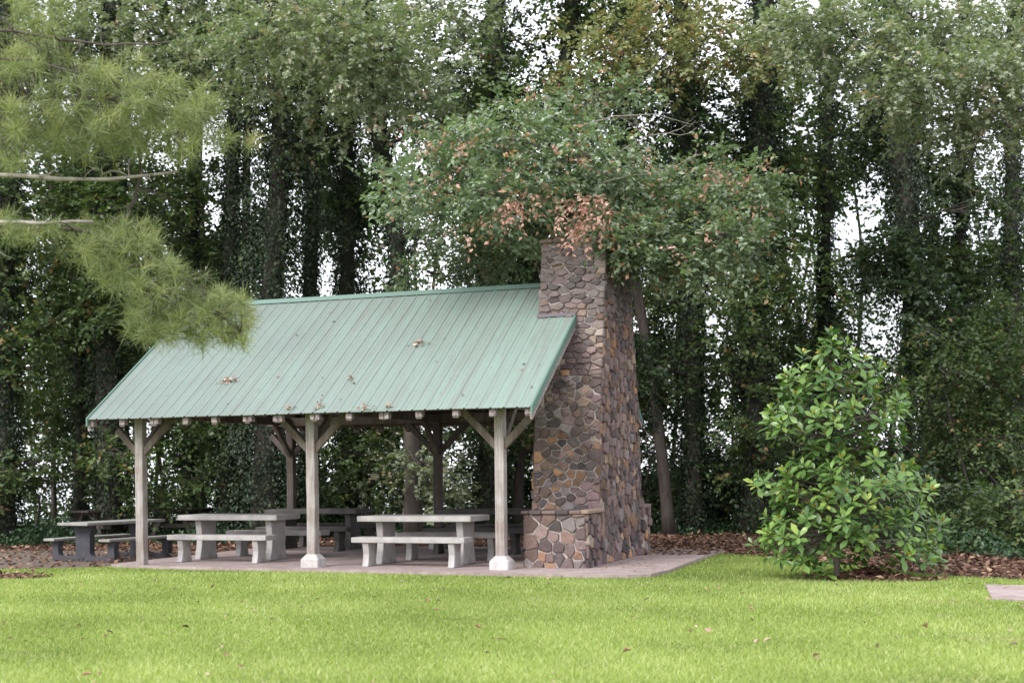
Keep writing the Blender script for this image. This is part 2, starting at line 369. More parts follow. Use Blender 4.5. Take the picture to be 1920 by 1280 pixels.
def tree(name, label, cat, group, trunk, r0, r1, blobs, mat, leaf=.12, m_=14, L=.6, bark=BARK, ivy=None, tpl='diamond', droop=.12, extra=None, limb_r=.05, tw=True, sides=10, nlimb=None, up=.55, shell=.45):
    root = empty(name, trunk[0]); tag(root, label, cat, group)
    P = interp_path(trunk, 22); R = np.linspace(r0, r1, len(P)); R[0] *= 1.35; R[1] *= 1.12
    mb = MB(); mb.tube(P, R, sides, .06)
    if blobs:
        p_, t_, n_2, s_, q_, O = sprays(blobs, m_, leaf, L, droop, up, shell)
        SK = [(P[i_], R[i_]) for i_ in range(3, len(P)-1) if P[i_][2] > P[0][2]+.3*min(3.5, P[-1][2]-P[0][2])]
        O = sorted(O, key=lambda o: min(np.linalg.norm(np.array(o[2])-q_0) for q_0, _ in SK)) if SK else O
        for pts, drs, c in O:
            c = np.array(c); best = min(SK, key=lambda q: np.linalg.norm(q[0]-c)+1.4*max(0, q[0][2]+.25-c[2])-.0*q[1])
            a = best[0]; rr0 = max(min(limb_r, best[1]*.75), .012); LB = path_noise(bezier(a, c, .06, 8, (0, 0, .1)), .03); rads = np.linspace(rr0, max(rr0*.35, .008), 8); mb.tube(LB, rads, 6, .05)
            SK += [(LB[i_], rads[i_]) for i_ in (3, 5, 7)]
            if tw:
                for j in rng.choice(len(pts), min(nlimb or 9, len(pts)), replace=False):
                    s = LB[rng.integers(4, 8)]; mb.tube(bezier(s, pts[j], .08, 4), np.linspace(.014, .005, 4), 4)
        at_origin(mb.build('trunk', bark, None, True), root)
        at_origin(leaves('crown', p_, t_, n_2, s_, mat, tpl, q_), root)
    else: at_origin(mb.build('trunk', bark, None, True), root)
    if ivy:
        at_origin(ivy_on(P, R, **ivy), root)
    if extra: extra(root, P, R)
    return root

# ------------------------------------------------------------------ setting: ground, lawn, paving, lake
LZ = -0.06
def terr(x, y):
    d = depth_ground(x, y); t = np.clip((d-38)/26, 0, 1); t = t*t*(3-2*t)
    w = np.clip((d-31)/6, 0, 1)
    return LZ-.004 - 7.5*t - w*.10*(1+np.sin(x*.9+y*.4)*np.cos(y*.7))
gx = np.concatenate([np.linspace(-400, -60, 10)[:-1], np.linspace(-60, 60, 121), np.linspace(60, 400, 10)[1:]])
gy = np.concatenate([np.linspace(-60, 0, 31)[:-1], np.linspace(0, 90, 121), np.linspace(90, 500, 12)[1:]])
X, Y = np.meshgrid(gx, gy); V = np.stack([X, Y, terr(X, Y)], -1).reshape(-1, 3); nx = len(gx); ny = len(gy)
i, j = np.meshgrid(np.arange(nx-1), np.arange(ny-1)); a = (j*nx+i).ravel()
tag(mesh_np('ground', V, np.stack([a, a+1, a+nx+1, a+nx], 1), GROUND, smooth=True), kind='structure')
mb = MB(); mb.add([(-3000, 42, -5.2), (3000, 42, -5.2), (3000, 4000, -5.2), (-3000, 4000, -5.2)], [(0, 1, 2, 3)])
tag(mb.build('water', WATER), kind='structure')

SLABP = [(-6.85, .05), (-6.02, -.2), (-4.66, -.34), (-2.67, -.52), (-1.32, -.62), (0, -.7), (.8, -.76), (1.6, -.8), (2.1, -.72), (2.38, -.5), (2.42, .4), (2.36, 1.86), (2.23, 4.96), (2.18, 5.5), (-3, 5.75), (-6.9, 5.8)]
LAWNP = [(-26, -9), (-12, -2.6), (-8.41, -.75), (-7.66, -.4), (-6.82, .05), (-4, 1.5), (0, 3), (2.2, 5.05), (2.8, 4.4), (3.8, 3.66), (4.8, 2.24), (5.65, 1.11), (6.4, .32), (7.2, -.05), (9, -.9), (16, -4), (16, -40), (-26, -40)]
def smooth_poly(P, it=2):
    P = [np.array(p, float) for p in P]
    for _ in range(it):
        Q = []
        for k in range(len(P)):
            a, b = P[k], P[(k+1) % len(P)]; Q += [a*.75+b*.25, a*.25+b*.75]
        P = Q
    return [tuple(p) for p in P]
def rag(P, amp, step=.12):
    out = []
    for k in range(len(P)):
        a = np.array(P[k]); b = np.array(P[(k+1) % len(P)]); L = np.linalg.norm(b-a); m_ = max(1, min(60, int(L/step)))
        for t in range(m_): out.append(tuple(a+(b-a)*t/m_+rng.normal(size=2)*amp))
    return out
mb = MB(); mb.add([(x, y, LZ) for x, y in rag(LAWNP, .03, .25)], [tuple(range(len(rag.__defaults__)))] if 0 else [])
pl = rag(LAWNP, .03, .25); mb = MB(); mb.add([(x, y, LZ) for x, y in pl], [tuple(range(len(pl)))])
tag(mb.build('lawn', LAWN), kind='structure')
sp = smooth_poly([(-14, -3.2), (-9.2, -1.1), (-7.7, -.35), (-6.75, .1), (-6.8, 3.5), (-9, 4.6), (-11.4, 4.2), (-14, 3.5), (-18, 0)])
mb = MB(); mb.add([(x, y, LZ+.004) for x, y in sp], [tuple(range(len(sp)))]); tag(mb.build('soil', SOIL), kind='structure')
mb = MB(); mb.prism(rag(SLABP, .008, .3), LZ-.05, 0.0, 'z'); tag(mb.build('pavement', SLAB), kind='structure')
mb = MB(); mb.prism([(6.75, -1.07), (6.86, -3.0), (9.4, -3.6), (9.2, -1.35)], LZ-.05, LZ+.03, 'z'); tag(mb.build('path', SLAB), kind='structure')
mp = smooth_poly([(-9.2, -3.0), (-7.6, -1.75), (-6.6, -1.85), (-6.2, -2.2), (-6.7, -2.5), (-7.6, -3.0), (-8.4, -3.6)])
mb = MB(); mb.add([(x, y, LZ+.004) for x, y in rag(mp, .03, .2)], [tuple(range(len(rag(mp, .03, .2))))] if 0 else []);
q = rag(mp, .03, .2); mb = MB(); mb.add([(x, y, LZ+.006) for x, y in q], [tuple(range(len(q)))]); tag(mb.build('mulch', GROUND), kind='structure')
q = rag(smooth_poly([(3.9, -.55), (4.6, -.85), (5.6, -.75), (6.3, -.5), (6.0, -.05), (5.2, .2), (4.4, .05)]), .03, .2)
mb = MB(); mb.add([(x, y, LZ+.005) for x, y in q], [tuple(range(len(q)))]); tag(mb.build('mulch', GROUND), kind='structure')

def inside(P, x, y):
    c = np.zeros(len(x), bool); n = len(P)
    for k in range(n):
        x0, y0 = P[k]; x1, y1 = P[(k+1) % n]
        if y0 == y1: continue
        t = ((y0 > y) != (y1 > y)) & (x < (x1-x0)*(y-y0)/(y1-y0)+x0); c ^= t
    return c
def view_pts(n, d0, d1, lim=1030, power=0):
    """random ground points in front of the camera between two distances"""
    u = rng.random(n); d = d0+(d1-d0)*u; s = rng.uniform(-lim, lim, n)/F
    return CAM[0]+d*(FWD[0]+RGT0[0]*s), CAM[1]+d*(FWD[1]+RGT0[1]*s), d
# grass: blades
x, y, d = view_pts(800000, 8.8, 26, 1330)
k = inside(LAWNP, x, y) & ~inside(SLABP, x, y) & ~inside([(6.75, -1.07), (6.86, -3.0), (9.4, -3.6), (9.2, -1.35)], x, y) & ~(inside(mp, x, y) & (rng.random(len(x)) < .93))
k &= ~(((x-5.1)**2/1.1+(y+.35)**2/.16 < 1) & (rng.random(len(x)) < .8))
x, y, d = x[k], y[k], d[k]; n = len(x)
patch = (np.sin(x*1.7+.6*y)+np.sin(y*2.3-x*.8+1)+np.sin(x*.63-y*1.1+2)+np.sin(x*4.1+y*3.3)*.6)/3.6
worn = np.zeros(n)
for _ in range(70):
    ci = rng.integers(0, n); rx_, ry_ = rng.uniform(.12, .7), rng.uniform(.1, .4); am = rng.choice([-1, 1, 1])*rng.uniform(.4, 1.0)
    worn += am*np.exp(-((x-x[ci])/rx_)**2-((y-y[ci])/ry_)**2)
patch = patch - worn*.8
edge = np.clip((y+.049*x+1.4)/2.5, 0, 1)      # blade colour darker near the paving
h = rng.uniform(.02, .048, n)*(1+.25*patch); a = rng.random(n)*2*math.pi; w = rng.uniform(.0022, .0042, n)*np.clip(d/11, 1, 2)
lean = rng.uniform(.1, 1.3, n)*h; la = rng.random(n)*2*math.pi
b0 = np.stack([x, y, np.full(n, LZ)], 1); wv = np.stack([np.cos(a), np.sin(a), np.zeros(n)], 1)*w[:, None]
lv = np.stack([np.cos(la), np.sin(la), np.zeros(n)], 1)*lean[:, None]
V = np.stack([b0-wv, b0+wv, b0+lv+np.stack([0*h, 0*h, h], 1)], 1).reshape(-1, 3)
r_ = np.clip(rng.normal(.5+.22*patch-.2*edge, .24), 0, .96); r_[rng.random(n) < .03+.22*np.clip(worn, 0, 1)**2] = .99
tag(mesh_np('grass', V, np.arange(3*n).reshape(-1, 3), G['grass'], None, r_), 'short bright green lawn grass in front of the pavilion', 'grass', kind='stuff')
# leaf litter on the forest floor
x, y, d = view_pts(90000, 18, 37, 1080)
k = ~inside(LAWNP, x, y) & ~inside([(-6.95, -1), (-6.95, 5.85), (2.3, 5.55), (2.5, -1)], x, y)
k &= ~(inside(sp, x, y) & (rng.random(len(x)) < .86)); k |= inside(mp, x, y) | (inside(SLABP, x, y) & (x > .9) & (y > 3.6) & (rng.random(len(x)) < .5)) | (((x-5.35)**2/.8+(y+.3)**2/.12 < 1))
x, y = x[k], y[k]; n = len(x)
z = np.where(inside(SLABP, x, y), .006, terr(x, y)+.012)+rng.random(n)*.05*(~inside(SLABP, x, y))
P = np.stack([x, y, z], 1); T = rng.normal(size=(n, 3))*np.array([1, 1, .3]); N = rng.normal(size=(n, 3))*.45+np.array([0, 0, 1])
tag(leaves('leaf_litter', P, T, N, rng.uniform(.05, .13, n), G['litter'], 'diamond'), 'brown leaf litter covering the ground along the forest edge', 'leaf litter', kind='stuff')
# low evergreen ground cover under the trees
x, y, d = view_pts(110000, 29.5, 40, 1080)
side = (x-CAM[0])*RGT0[0]+(y-CAM[1])*RGT0[1]
k = (d > 31.5+.5*np.sin(side*.9)+.3*np.sin(side*2.7)) | ((side < -4.5) & (d > 29.9+.4*np.sin(side*1.3)))
k &= ~((side > 3) & (d < 31.2)); x, y, d = x[k], y[k], d[k]; n = len(x)
z = terr(x, y)+rng.random(n)**1.5*(.22+.16*np.sin(x*1.3+y)+.12*np.sin(x*3.1-y*2))
T = rng.normal(size=(n, 3)); N = rng.normal(size=(n, 3))*.5+np.array([0, 0, 1])
tag(leaves('ground_cover', np.stack([x, y, z], 1), T, N, rng.uniform(.06, .12, n), G['cover'], 'diamond'), 'low dark green ivy ground cover beneath the forest trees', 'ground cover', kind='stuff')

q = [(1.6, 10.6), (2.98, 9.4), (5.31, 5.9), (7.06, 3.3), (9, .6), (15, 8), (7, 16)]
xx = rng.uniform(1.5, 15, 90000); yy_ = rng.uniform(.5, 16, 90000); k = inside(q, xx+.25*np.sin(yy_*3), yy_+.25*np.sin(xx*2.3)); xx, yy_ = xx[k][:52000], yy_[k][:52000]; n = len(xx)
z = LZ+rng.random(n)**1.3*(.34+.2*np.sin(xx*1.7+yy_)+.14*np.sin(xx*3.7-yy_*2.2))
tag(leaves('ground_cover', np.stack([xx, yy_, z], 1), rng.normal(size=(n, 3)), rng.normal(size=(n, 3))*.5+np.array([0, 0, 1]), rng.uniform(.06, .12, n), G['cover']), 'knee high dark undergrowth along the wood edge at the right', 'ground cover', kind='stuff')
# ------------------------------------------------------------------ picnic pavilion
S_, D_ = 3.1, 4.99; PH = .0725; EZ = 2.34; RZ = 4.474; AF = .6025; XL = -2*S_-.6; XR = .704; XC = .11; YN = 1.575; YM = D_/2
SLP = (RZ-EZ)/(YM+AF)
pav = empty('picnic_pavilion', (-3.1, 2.5, 0)); tag(pav, 'open timber picnic pavilion with a green ribbed metal roof beside the stone chimney', 'pavilion')
def add(mb, name, mat, par=None, **kw):
    o = mb.build(name, mat, **kw)
    if par is None: return at_origin(o, pav)
    o.parent = par; o.matrix_parent_inverse = par.matrix_parent_inverse.copy() if 0 else Matrix.Identity(4)
    return o
# ribbed sheet
per = .2025
prof = []
x = XR; k = 0
while x > XL+.001:
    for dx, dz in ((0, 0), (.012, .014), (.03, .014), (.042, 0), (.088, 0), (.095, .004), (.103, .004), (.11, 0), (.145, 0), (.15, .004), (.158, .004), (.163, 0)):
        if x-dx > XL: prof.append((x-dx, dz))
    x -= per
prof.append((XL, 0)); prof = prof[::-1]
def sheet(front=True):
    V = []; Q = []
    s = 1 if front else -1
    def yy(y): return y if front else 2*YM-y
    for x, dz in prof:
        top = YM if x < XC-.004 else YN
        for t in (-AF, (-AF*.5+top*.5), top):
            V.append((x, yy(t), EZ+SLP*(t+AF)+dz+ .0025*math.sin(t*5+x*3)))
    n = len(prof)
    for i in range(n-1):
        if (prof[i][0] < XC-.004) != (prof[i+1][0] < XC-.004):
            pass
        for r in range(2):
            a = i*3+r
            Q.append((a, a+3, a+4, a+1))
    return V, Q
rm = MB()
# make a column pair exactly at the notch so the sheet is cut square
prof = sorted(prof+[(XC-.005, 0), (XC-.003, 0)])
for fr in (True, False):
    V, Q = sheet(fr); rm.add(V, Q)
roof = at_origin(rm.build('roof', ROOF), pav)
sol = roof.modifiers.new('sheet', 'SOLIDIFY'); sol.thickness = .002; sol.offset = -1
# decking underneath
dm = MB()
for s in (1, -1):
    def P3(x, t, dz): return (x, t if s > 0 else 2*YM-t, EZ+SLP*(t+AF)+dz)
    for xa, xb, tt in ((XL+.03, XC-.02, YM-.02), (XC-.02, XR-.03, YN-.02)):
        V = [P3(xa, -AF+.03, -.01), P3(xb, -AF+.03, -.01), P3(xb, tt, -.01), P3(xa, tt, -.01), P3(xa, -AF+.03, -.032), P3(xb, -AF+.03, -.032), P3(xb, tt, -.032), P3(xa, tt, -.032)]
        dm.add(V, [(0, 1, 2, 3), (7, 6, 5, 4), (0, 4, 5, 1), (1, 5, 6, 2), (2, 6, 7, 3), (3, 7, 4, 0)])
at_origin(dm.build('roof_deck', WOODX), pav)
rc = MB()
rc.add([(XL-.02, YM-.11, RZ-.11*SLP+.026), (XC, YM-.11, RZ-.11*SLP+.026), (XC, YM, RZ+.035), (XL-.02, YM, RZ+.035), (XC, YM+.11, RZ-.11*SLP+.026), (XL-.02, YM+.11, RZ-.11*SLP+.026)], [(0, 1, 2, 3), (3, 2, 4, 5)])
o = at_origin(rc.build('ridge_cap', mk_roof('ridge_metal', (.13, .2, .17), False)), pav); sm = o.modifiers.new('s', 'SOLIDIFY'); sm.thickness = .004
for s, nm in ((1, 'a'), (-1, 'b')):
    for xx, tt in ((XR, YN), (XL, YM)):
        tm = MB()
        def P3(x, t, dz): return np.array((x, t if s > 0 else 2*YM-t, EZ+SLP*(t+AF)+dz))
        sx = 1 if xx > 0 else -1
        xo = xx+.006*sx
        ring = []
        for t in (-AF-.004, tt-.01):
            ring += [P3(xo, t, .026), P3(xo, t, -.105), P3(xo-.03*sx, t, -.105), P3(xo-.03*sx, t, .026)]
        tm.add(ring, [(0, 1, 5, 4), (1, 2, 6, 5), (2, 3, 7, 6), (3, 0, 4, 7), (0, 3, 2, 1), (4, 5, 6, 7)])
        at_origin(tm.build('rake_trim', TRIM), pav)
        tm = MB(); ring = []
        for t in (-AF+.03, tt-.01):
            ring += [P3(xo-.008*sx, t, -.107), P3(xo-.008*sx, t, -.19), P3(xo-.045*sx, t, -.19), P3(xo-.045*sx, t, -.107)]
        tm.add(ring, [(0, 1, 5, 4), (1, 2, 6, 5), (2, 3, 7, 6), (3, 0, 4, 7), (0, 3, 2, 1), (4, 5, 6, 7)])
        at_origin(tm.build('barge_board', ENDG), pav)
# flashing round the chimney
fm = MB()
for s in (1, -1):
    def P3(x, t, dz): return (x, t if s > 0 else 2*YM-t, EZ+SLP*(t+AF)+dz)
    fm.beam(P3(XC-.03, YN-.02, .035), P3(XR+.0, YN-.02, .035), .05, .05); fm.beam(P3(XC-.025, YN-.03, .03), P3(XC-.025, YM-.1, .03), .04, .04)
at_origin(fm.build('flashing', FLASH), pav)
RXS = [-6.76, -6.18, -5.59, -5.02, -4.5, -3.92, -3.4, -2.77, -2.2, -1.63, -1.07, -.49, .08, .62]
for s in (1, -1):
    for k, rx in enumerate(RXS):
        top = YM if rx < XC else YN
        def P3(x, t, dz): return np.array((x, t if s > 0 else 2*YM-t, EZ+SLP*(t+AF)+dz))
        w = .045
        r0 = MB(); dbl = (k in (2, 5, 6, 7, 9)) and s > 0
        V = []
        for t in (-AF+.075, top-.01):
            V += [P3(rx-w, t, -.034), P3(rx+w, t, -.034), P3(rx+w, t, -.175), P3(rx-w, t, -.175)]
        r0.add(V, [(0, 1, 2, 3), (4, 7, 6, 5), (0, 4, 5, 1), (1, 5, 6, 2), (2, 6, 7, 3), (3, 7, 4, 0)])
        ro = at_origin(r0.build('rafter', WOODX), pav)
        e = MB(); yy = -AF+.07; zz = EZ+SLP*(yy+AF)-.036; oy = (lambda t: t if s > 0 else 2*YM-t)
        ha = .005 if k % 3 else .02
        for q0, q1 in (((rx-w-.004, rx+w+.004), None), ) if not dbl else (((rx-w-.03, rx-.008), None), ((rx+.012, rx+w+.035), None)):
            x0, x1 = q0; ya, yb = sorted((oy(yy-.004), oy(yy+.10)))
            e.box((x0, ya, zz-.105-ha), (x1, yb, zz), bev=.004)
        eo = e.build('tail_end', ENDG); eo.parent = ro; 
# posts, plinths, braces
def post(x, y, plinth, rear=False):
    pm = MB(); z1 = 2.4; n = 10
    # slightly uneven hewn post
    V = []; lx = rng.normal()*.006
    for i in range(n+1):
        z = (.17 if plinth else -.03)+(z1-(.17 if plinth else -.03))*i/n; c = .010
        jx, jy = rng.normal(size=2)*.0015; e = PH*(1+rng.normal()*.012)
        for a_, b_ in ((-1, -1), (1, -1), (1, 1), (-1, 1)):
            if a_*b_ > 0: V += [(x+jx+a_*(e), y+jy+b_*(e-c), z), (x+jx+a_*(e-c), y+jy+b_*e, z)]
            else: V += [(x+jx+a_*(e-c), y+jy+b_*e, z), (x+jx+a_*e, y+jy+b_*(e-c), z)]
    V = np.array(V)
    # order ring counter-clockwise
    Fs = []
    ring = V[:8, :2]; ang = np.argsort(np.arctan2(ring[:, 1]-y, ring[:, 0]-x))
    V = V.reshape(n+1, 8, 3)[:, ang].reshape(-1, 3)
    for i in range(n):
        for j in range(8):
            a_ = i*8+j; b_ = i*8+(j+1) % 8; Fs.append((a_, b_, b_+8, a_+8))
    Fs.append(tuple(range(7, -1, -1))); Fs.append(tuple(n*8+j for j in range(8)))
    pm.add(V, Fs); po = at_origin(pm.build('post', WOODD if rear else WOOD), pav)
    if plinth:
        bm_ = MB(); h = .15; V = []
        for z, e, r in ((-.05, h, .012), (.115, h*.985, .016), (.13, h*.95, .02), (.185, .098, .02), (.2, .082, .012)):
            for a_, b_ in ((-1, -1), (1, -1), (1, 1), (-1, 1)):
                p1 = (x+a_*e, y+b_*(e-r), z); p2 = (x+a_*(e-r), y+b_*e, z)
                V += [p1, p2] if a_*b_ > 0 else [p2, p1]
        V = np.array(V); ring = V[:8, :2]; ang = np.argsort(np.arctan2(ring[:, 1]-y, ring[:, 0]-x)); V = V.reshape(5, 8, 3)[:, ang].reshape(-1, 3)
        Fs = [(i*8+j, i*8+(j+1) % 8, i*8+(j+1) % 8+8, i*8+j+8) for i in range(4) for j in range(8)]+[tuple(range(7, -1, -1)), tuple(32+j for j in range(8))]
        bm_.add(V, Fs); b_o = bm_.build('post_base', CONCW); b_o.parent = po
    for dx in (-1, 1):
        if x < -6 and dx < 0: L = .36
        elif x > -.1 and dx > 0: L = .52
        else: L = .55
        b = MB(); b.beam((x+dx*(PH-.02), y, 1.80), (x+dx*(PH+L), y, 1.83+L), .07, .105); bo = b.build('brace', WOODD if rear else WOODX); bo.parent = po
    b = MB(); dy = 1 if not rear else -1
    b.beam((x, y+dy*(PH-.02), 1.80), (x, y+dy*(PH+.55), 2.38), .07, .105, up=(0, 0, 1)); bo = b.build('brace', WOODX); bo.parent = po
for k in range(3):
    post(-k*S_, 0, k < 2); post(-k*S_, D_, k < 2, True)
for yy in (0, D_):
    b = MB(); b.box((XL+.12, yy-.07, 2.36), (.66, yy+.07, 2.52), bev=.008); at_origin(b.build('beam', WOODX), pav)
for k in range(3):
    b = MB(); b.box((-k*S_-.05, .08, 2.37), (-k*S_+.05, D_-.08, 2.515), bev=.006); at_origin(b.build('tie_beam', WOODX), pav)
    b = MB(); b.box((-k*S_-.045, YM-.05, 2.52), (-k*S_+.045, YM+.05, 4.2), bev=.006); at_origin(b.build('king_post', WOODX), pav)
b = MB(); b.box((XL+.05, YM-.03, RZ-.26), (XC-.03, YM+.03, RZ-.05)); at_origin(b.build('ridge_beam', WOODX), pav)

# ------------------------------------------------------------------ stone chimney
def clip_poly(P, nx_, ny_, c):
    """keep points with nx*x+ny*y <= c"""
    out = []
    n = len(P)
    for i in range(n):
        a, b = P[i], P[(i+1) % n]; da = nx_*a[0]+ny_*a[1]-c; db = nx_*b[0]+ny_*b[1]-c
        if da <= 0: out.append(a)
        if (da < 0) != (db < 0) and abs(da-db) > 1e-12:
            t = da/(da-db); out.append((a[0]+t*(b[0]-a[0]), a[1]+t*(b[1]-a[1])))
    return out
def vor(outline, seeds, gap, ax=1.0):
    """rubble: weighted cells round random seeds (x, y, radius)"""
    S = np.array([q[:2] for q in seeds]); Wt = np.array([q[2] if len(q) > 2 else 0 for q in seeds]); cells = []
    for i, s in enumerate(S):
        P = list(outline); dd = ((S-s)*np.array([1, ax]))**2; od = np.argsort(dd.sum(1))[1:26]
        for j in od:
            d_ = S[j]-s; n_ = d_*np.array([1, ax**2]); L2 = float((d_*n_).sum()); tt = .5+.5*(Wt[i]**2-Wt[j]**2)/max(L2, 1e-6); tt = min(max(tt, .2), .8)
            mid = s+d_*tt; L = math.hypot(*n_); g = gap/2*(.5+1.0*rng.random())
            P = clip_poly(P, n_[0]/L, n_[1]/L, (n_[0]*mid[0]+n_[1]*mid[1])/L-g)
            if len(P) < 3: break
        if len(P) >= 3:
            A = .5*abs(sum(P[k][0]*P[(k+1) % len(P)][1]-P[(k+1) % len(P)][0]*P[k][1] for k in range(len(P))))
            if A > .0009: cells.append((P, A))
    return cells
SCOL = [((.125, .09, .087), 6), ((.16, .115, .11), 6), ((.085, .068, .07), 4), ((.16, .105, .09), 5), ((.21, .12, .08), 3.4), ((.27, .155, .09), 1), ((.25, .18, .14), 2), ((.17, .145, .145), 2), ((.27, .22, .185), .8), ((.15, .1, .105), 4)]
SW = np.array([w for _, w in SCOL]); SW = SW/SW.sum()
def stone_col(top=0.0):
    c = np.array(SCOL[rng.choice(len(SCOL), p=SW)][0])*rng.uniform(.6, 1.45)
    return (c*(1-top)+np.array([.17, .145, .14])*top*rng.uniform(.2, 1.3))*(1-.25*top)
def stones(mb, cells, fmap, h0=.012, h1=.035, topf=None):
    """fmap(u, v, h) -> xyz"""
    for P, A in cells:
        P = np.array(P); 
        if np.sum(P[:, 0]*np.roll(P[:, 1], -1)-np.roll(P[:, 0], -1)*P[:, 1]) < 0: P = P[::-1]
        k = len(P); nxt = np.roll(P, -1, 0); f = .09
        Q = np.empty((2*k, 2)); Q[0::2] = P*(1-f)+nxt*f; Q[1::2] = P*f+nxt*(1-f)
        c = Q.mean(0); r = math.sqrt(A); h = rng.uniform(h0, h1); ti = rng.normal(size=2)*.06
        Q = Q+rng.normal(size=Q.shape)*r*.03
        n2 = len(Q); V = []; rings = ((1.0, -.03), (1.0, h*.55), (1-.007/max(r*.5, .03), h*.9), (1-.02/max(r*.5, .05), h))
        for sc_, hh in rings:
            for q in Q:
                p = c+(q-c)*max(sc_, .4); dh = (p-c)@ti if hh > h*.6 else 0
                V.append(fmap(p[0], p[1], hh+dh+(rng.normal()*.0025 if hh > 0 else 0)))
        V.append(fmap(c[0], c[1], h*1.04+rng.normal()*.004))
        Fs = []
        for rr in range(3):
            for j in range(n2):
                a, b = rr*n2+j, rr*n2+(j+1) % n2; Fs.append((a, b, b+n2, a+n2))
        for j in range(n2): Fs.append((3*n2+j, 3*n2+(j+1) % n2, 4*n2))
        mb.add(V, Fs, tuple(stone_col(topf(c[1]) if topf else 0)))
def jseeds(x0, x1, y0, y1, sx, sy, jit=.36, stag=True):
    if jit >= .3:      # irregular rubble: random stones, big and small
        out = []; cand = []
        for _ in range(int((x1-x0)*(y1-y0)/(sx*sy)*60)):
            p = np.array((rng.uniform(x0, x1), rng.uniform(y0, y1))); r = rng.uniform(.42, 1.15)
            if all((((p-q)/np.array((sx, sy)))**2).sum() > (.5*(r+rq))**2 for q, rq in cand): cand.append((p, r))
        return [(q[0], q[1], r*.42*min(sx, sy)) for q, r in cand]
    out = []; row = 0; y = y0+sy/2
    while y < y1+sy*.3:
        sxr = sx*rng.uniform(.8, 1.3); x = x0+(sxr*.5 if row % 2 and stag else 0)+rng.uniform(0, .3)*sxr
        while x < x1+sxr*.3:
            out.append((x+rng.uniform(-jit, jit)*sxr, y+rng.uniform(-jit, jit)*sy)); x += sxr*rng.uniform(.8, 1.25)
        y += sy*rng.uniform(.9, 1.1); row += 1
    return out
chim = empty('stone_chimney', (.62, 2.45, 0)); tag(chim, 'tall tapering fieldstone fireplace chimney at the right end of the pavilion', 'chimney')
X0, X1, CY, HT = .1, 1.13, 2.45, 5.07
ZK = [0, .8, 2.3, 3.2, 5.07]; HW = [1.36, 1.28, 1.14, .97, .67]
def hw(z): return float(np.interp(z, ZK, HW))
core = MB(); V = []
for z in ZK:
    w = hw(z)-.0; V += [(X0, CY-w, z), (X1, CY-w, z), (X1, CY+w, z), (X0, CY+w, z)]
core.add(V, [(i*4+j, i*4+(j+1) % 4, i*4+(j+1) % 4+4, i*4+j+4) for i in range(4) for j in range(4)]+[(3, 2, 1, 0), (16, 17, 18, 19)])

at_origin(core.build('mortar_core', MORTAR), chim)
cp = MB()
for ix in range(5):
    for iy in range(7):
        n0 = len(cp.f); w_ = (CY*0+hw(5)*2+.1)/7; x_ = .05+ix*.228; y_ = CY-hw(5)-.05+iy*w_
        cp.box((x_+.003, y_+.003, 5.02), (x_+.225, y_+w_-.003, 5.09+rng.uniform(-.012, .014)), bev=.014); cp.c[n0:] = [tuple(stone_col(.4))]*(len(cp.f)-n0)
at_origin(cp.build('chimney_cap', STONE), chim)
# front and rear faces
sm_ = MB()
for s in (-1, 1):
    fm_ = lambda u, v, h, s=s: (u, CY+s*(hw(max(v, 0))+h), v)
    sa = jseeds(X0, X1+.02, 0, 2.6, .19, .15); sb = jseeds(X0, X1+.02, 2.6, 5.05, .21, .125)
    for q in sa+sb: pass
    stones(sm_, vor([(X0, 0), (X1+.025, 0), (X1+.025, 2.9), (X0, 2.9)], [q for q in sa+sb if q[1] < 3.2], .017, 1.2), fm_, .01, .055, lambda v: 0)
    stones(sm_, vor([(X0, 2.9), (X1+.025, 2.9), (X1+.025, 5.04), (X0, 5.04)], [q for q in sb if q[1] > 2.8], .011, 1.75), fm_, .01, .055, lambda v: np.clip((v-3.0)/2.2, 0, .5))
# end faces (outer, and the inner one facing the tables)
for s in (1, -1):
    xb = X1 if s > 0 else X0
    fm_ = lambda u, v, h, s=s, xb=xb: (xb+s*h, CY+u, v)
    sd_ = []
    for (z0, z1, sx, sy) in ((0, 1.0, .22, .24), (1.0, 3.8, .15, .2)):
        w = hw(z0); sd_ += jseeds(-w, w, z0, z1, sx, sy)
    ol = [(-hw(0), 0), (hw(0), 0), (hw(.8), .8), (hw(2.3), 2.3), (hw(3.2), 3.2), (hw(3.8), 3.8), (-hw(3.8), 3.8), (-hw(3.2), 3.2), (-hw(2.3), 2.3), (-hw(.8), .8)]
    stones(sm_, vor(ol, sd_, .011), fm_, .012, .055)
    ob = [(-hw(3.8), 3.8), (hw(3.8), 3.8), (hw(5.03), 5.03), (-hw(5.03), 5.03)]; stones(sm_, vor(ob, jseeds(-hw(3.8), hw(3.8), 3.75, 5.08, .2, .13), .011, 1.5), fm_, .01, .045, lambda v: np.clip((v-3.0)/2.2, 0, .5))
at_origin(sm_.build('stonework', STONE), chim)
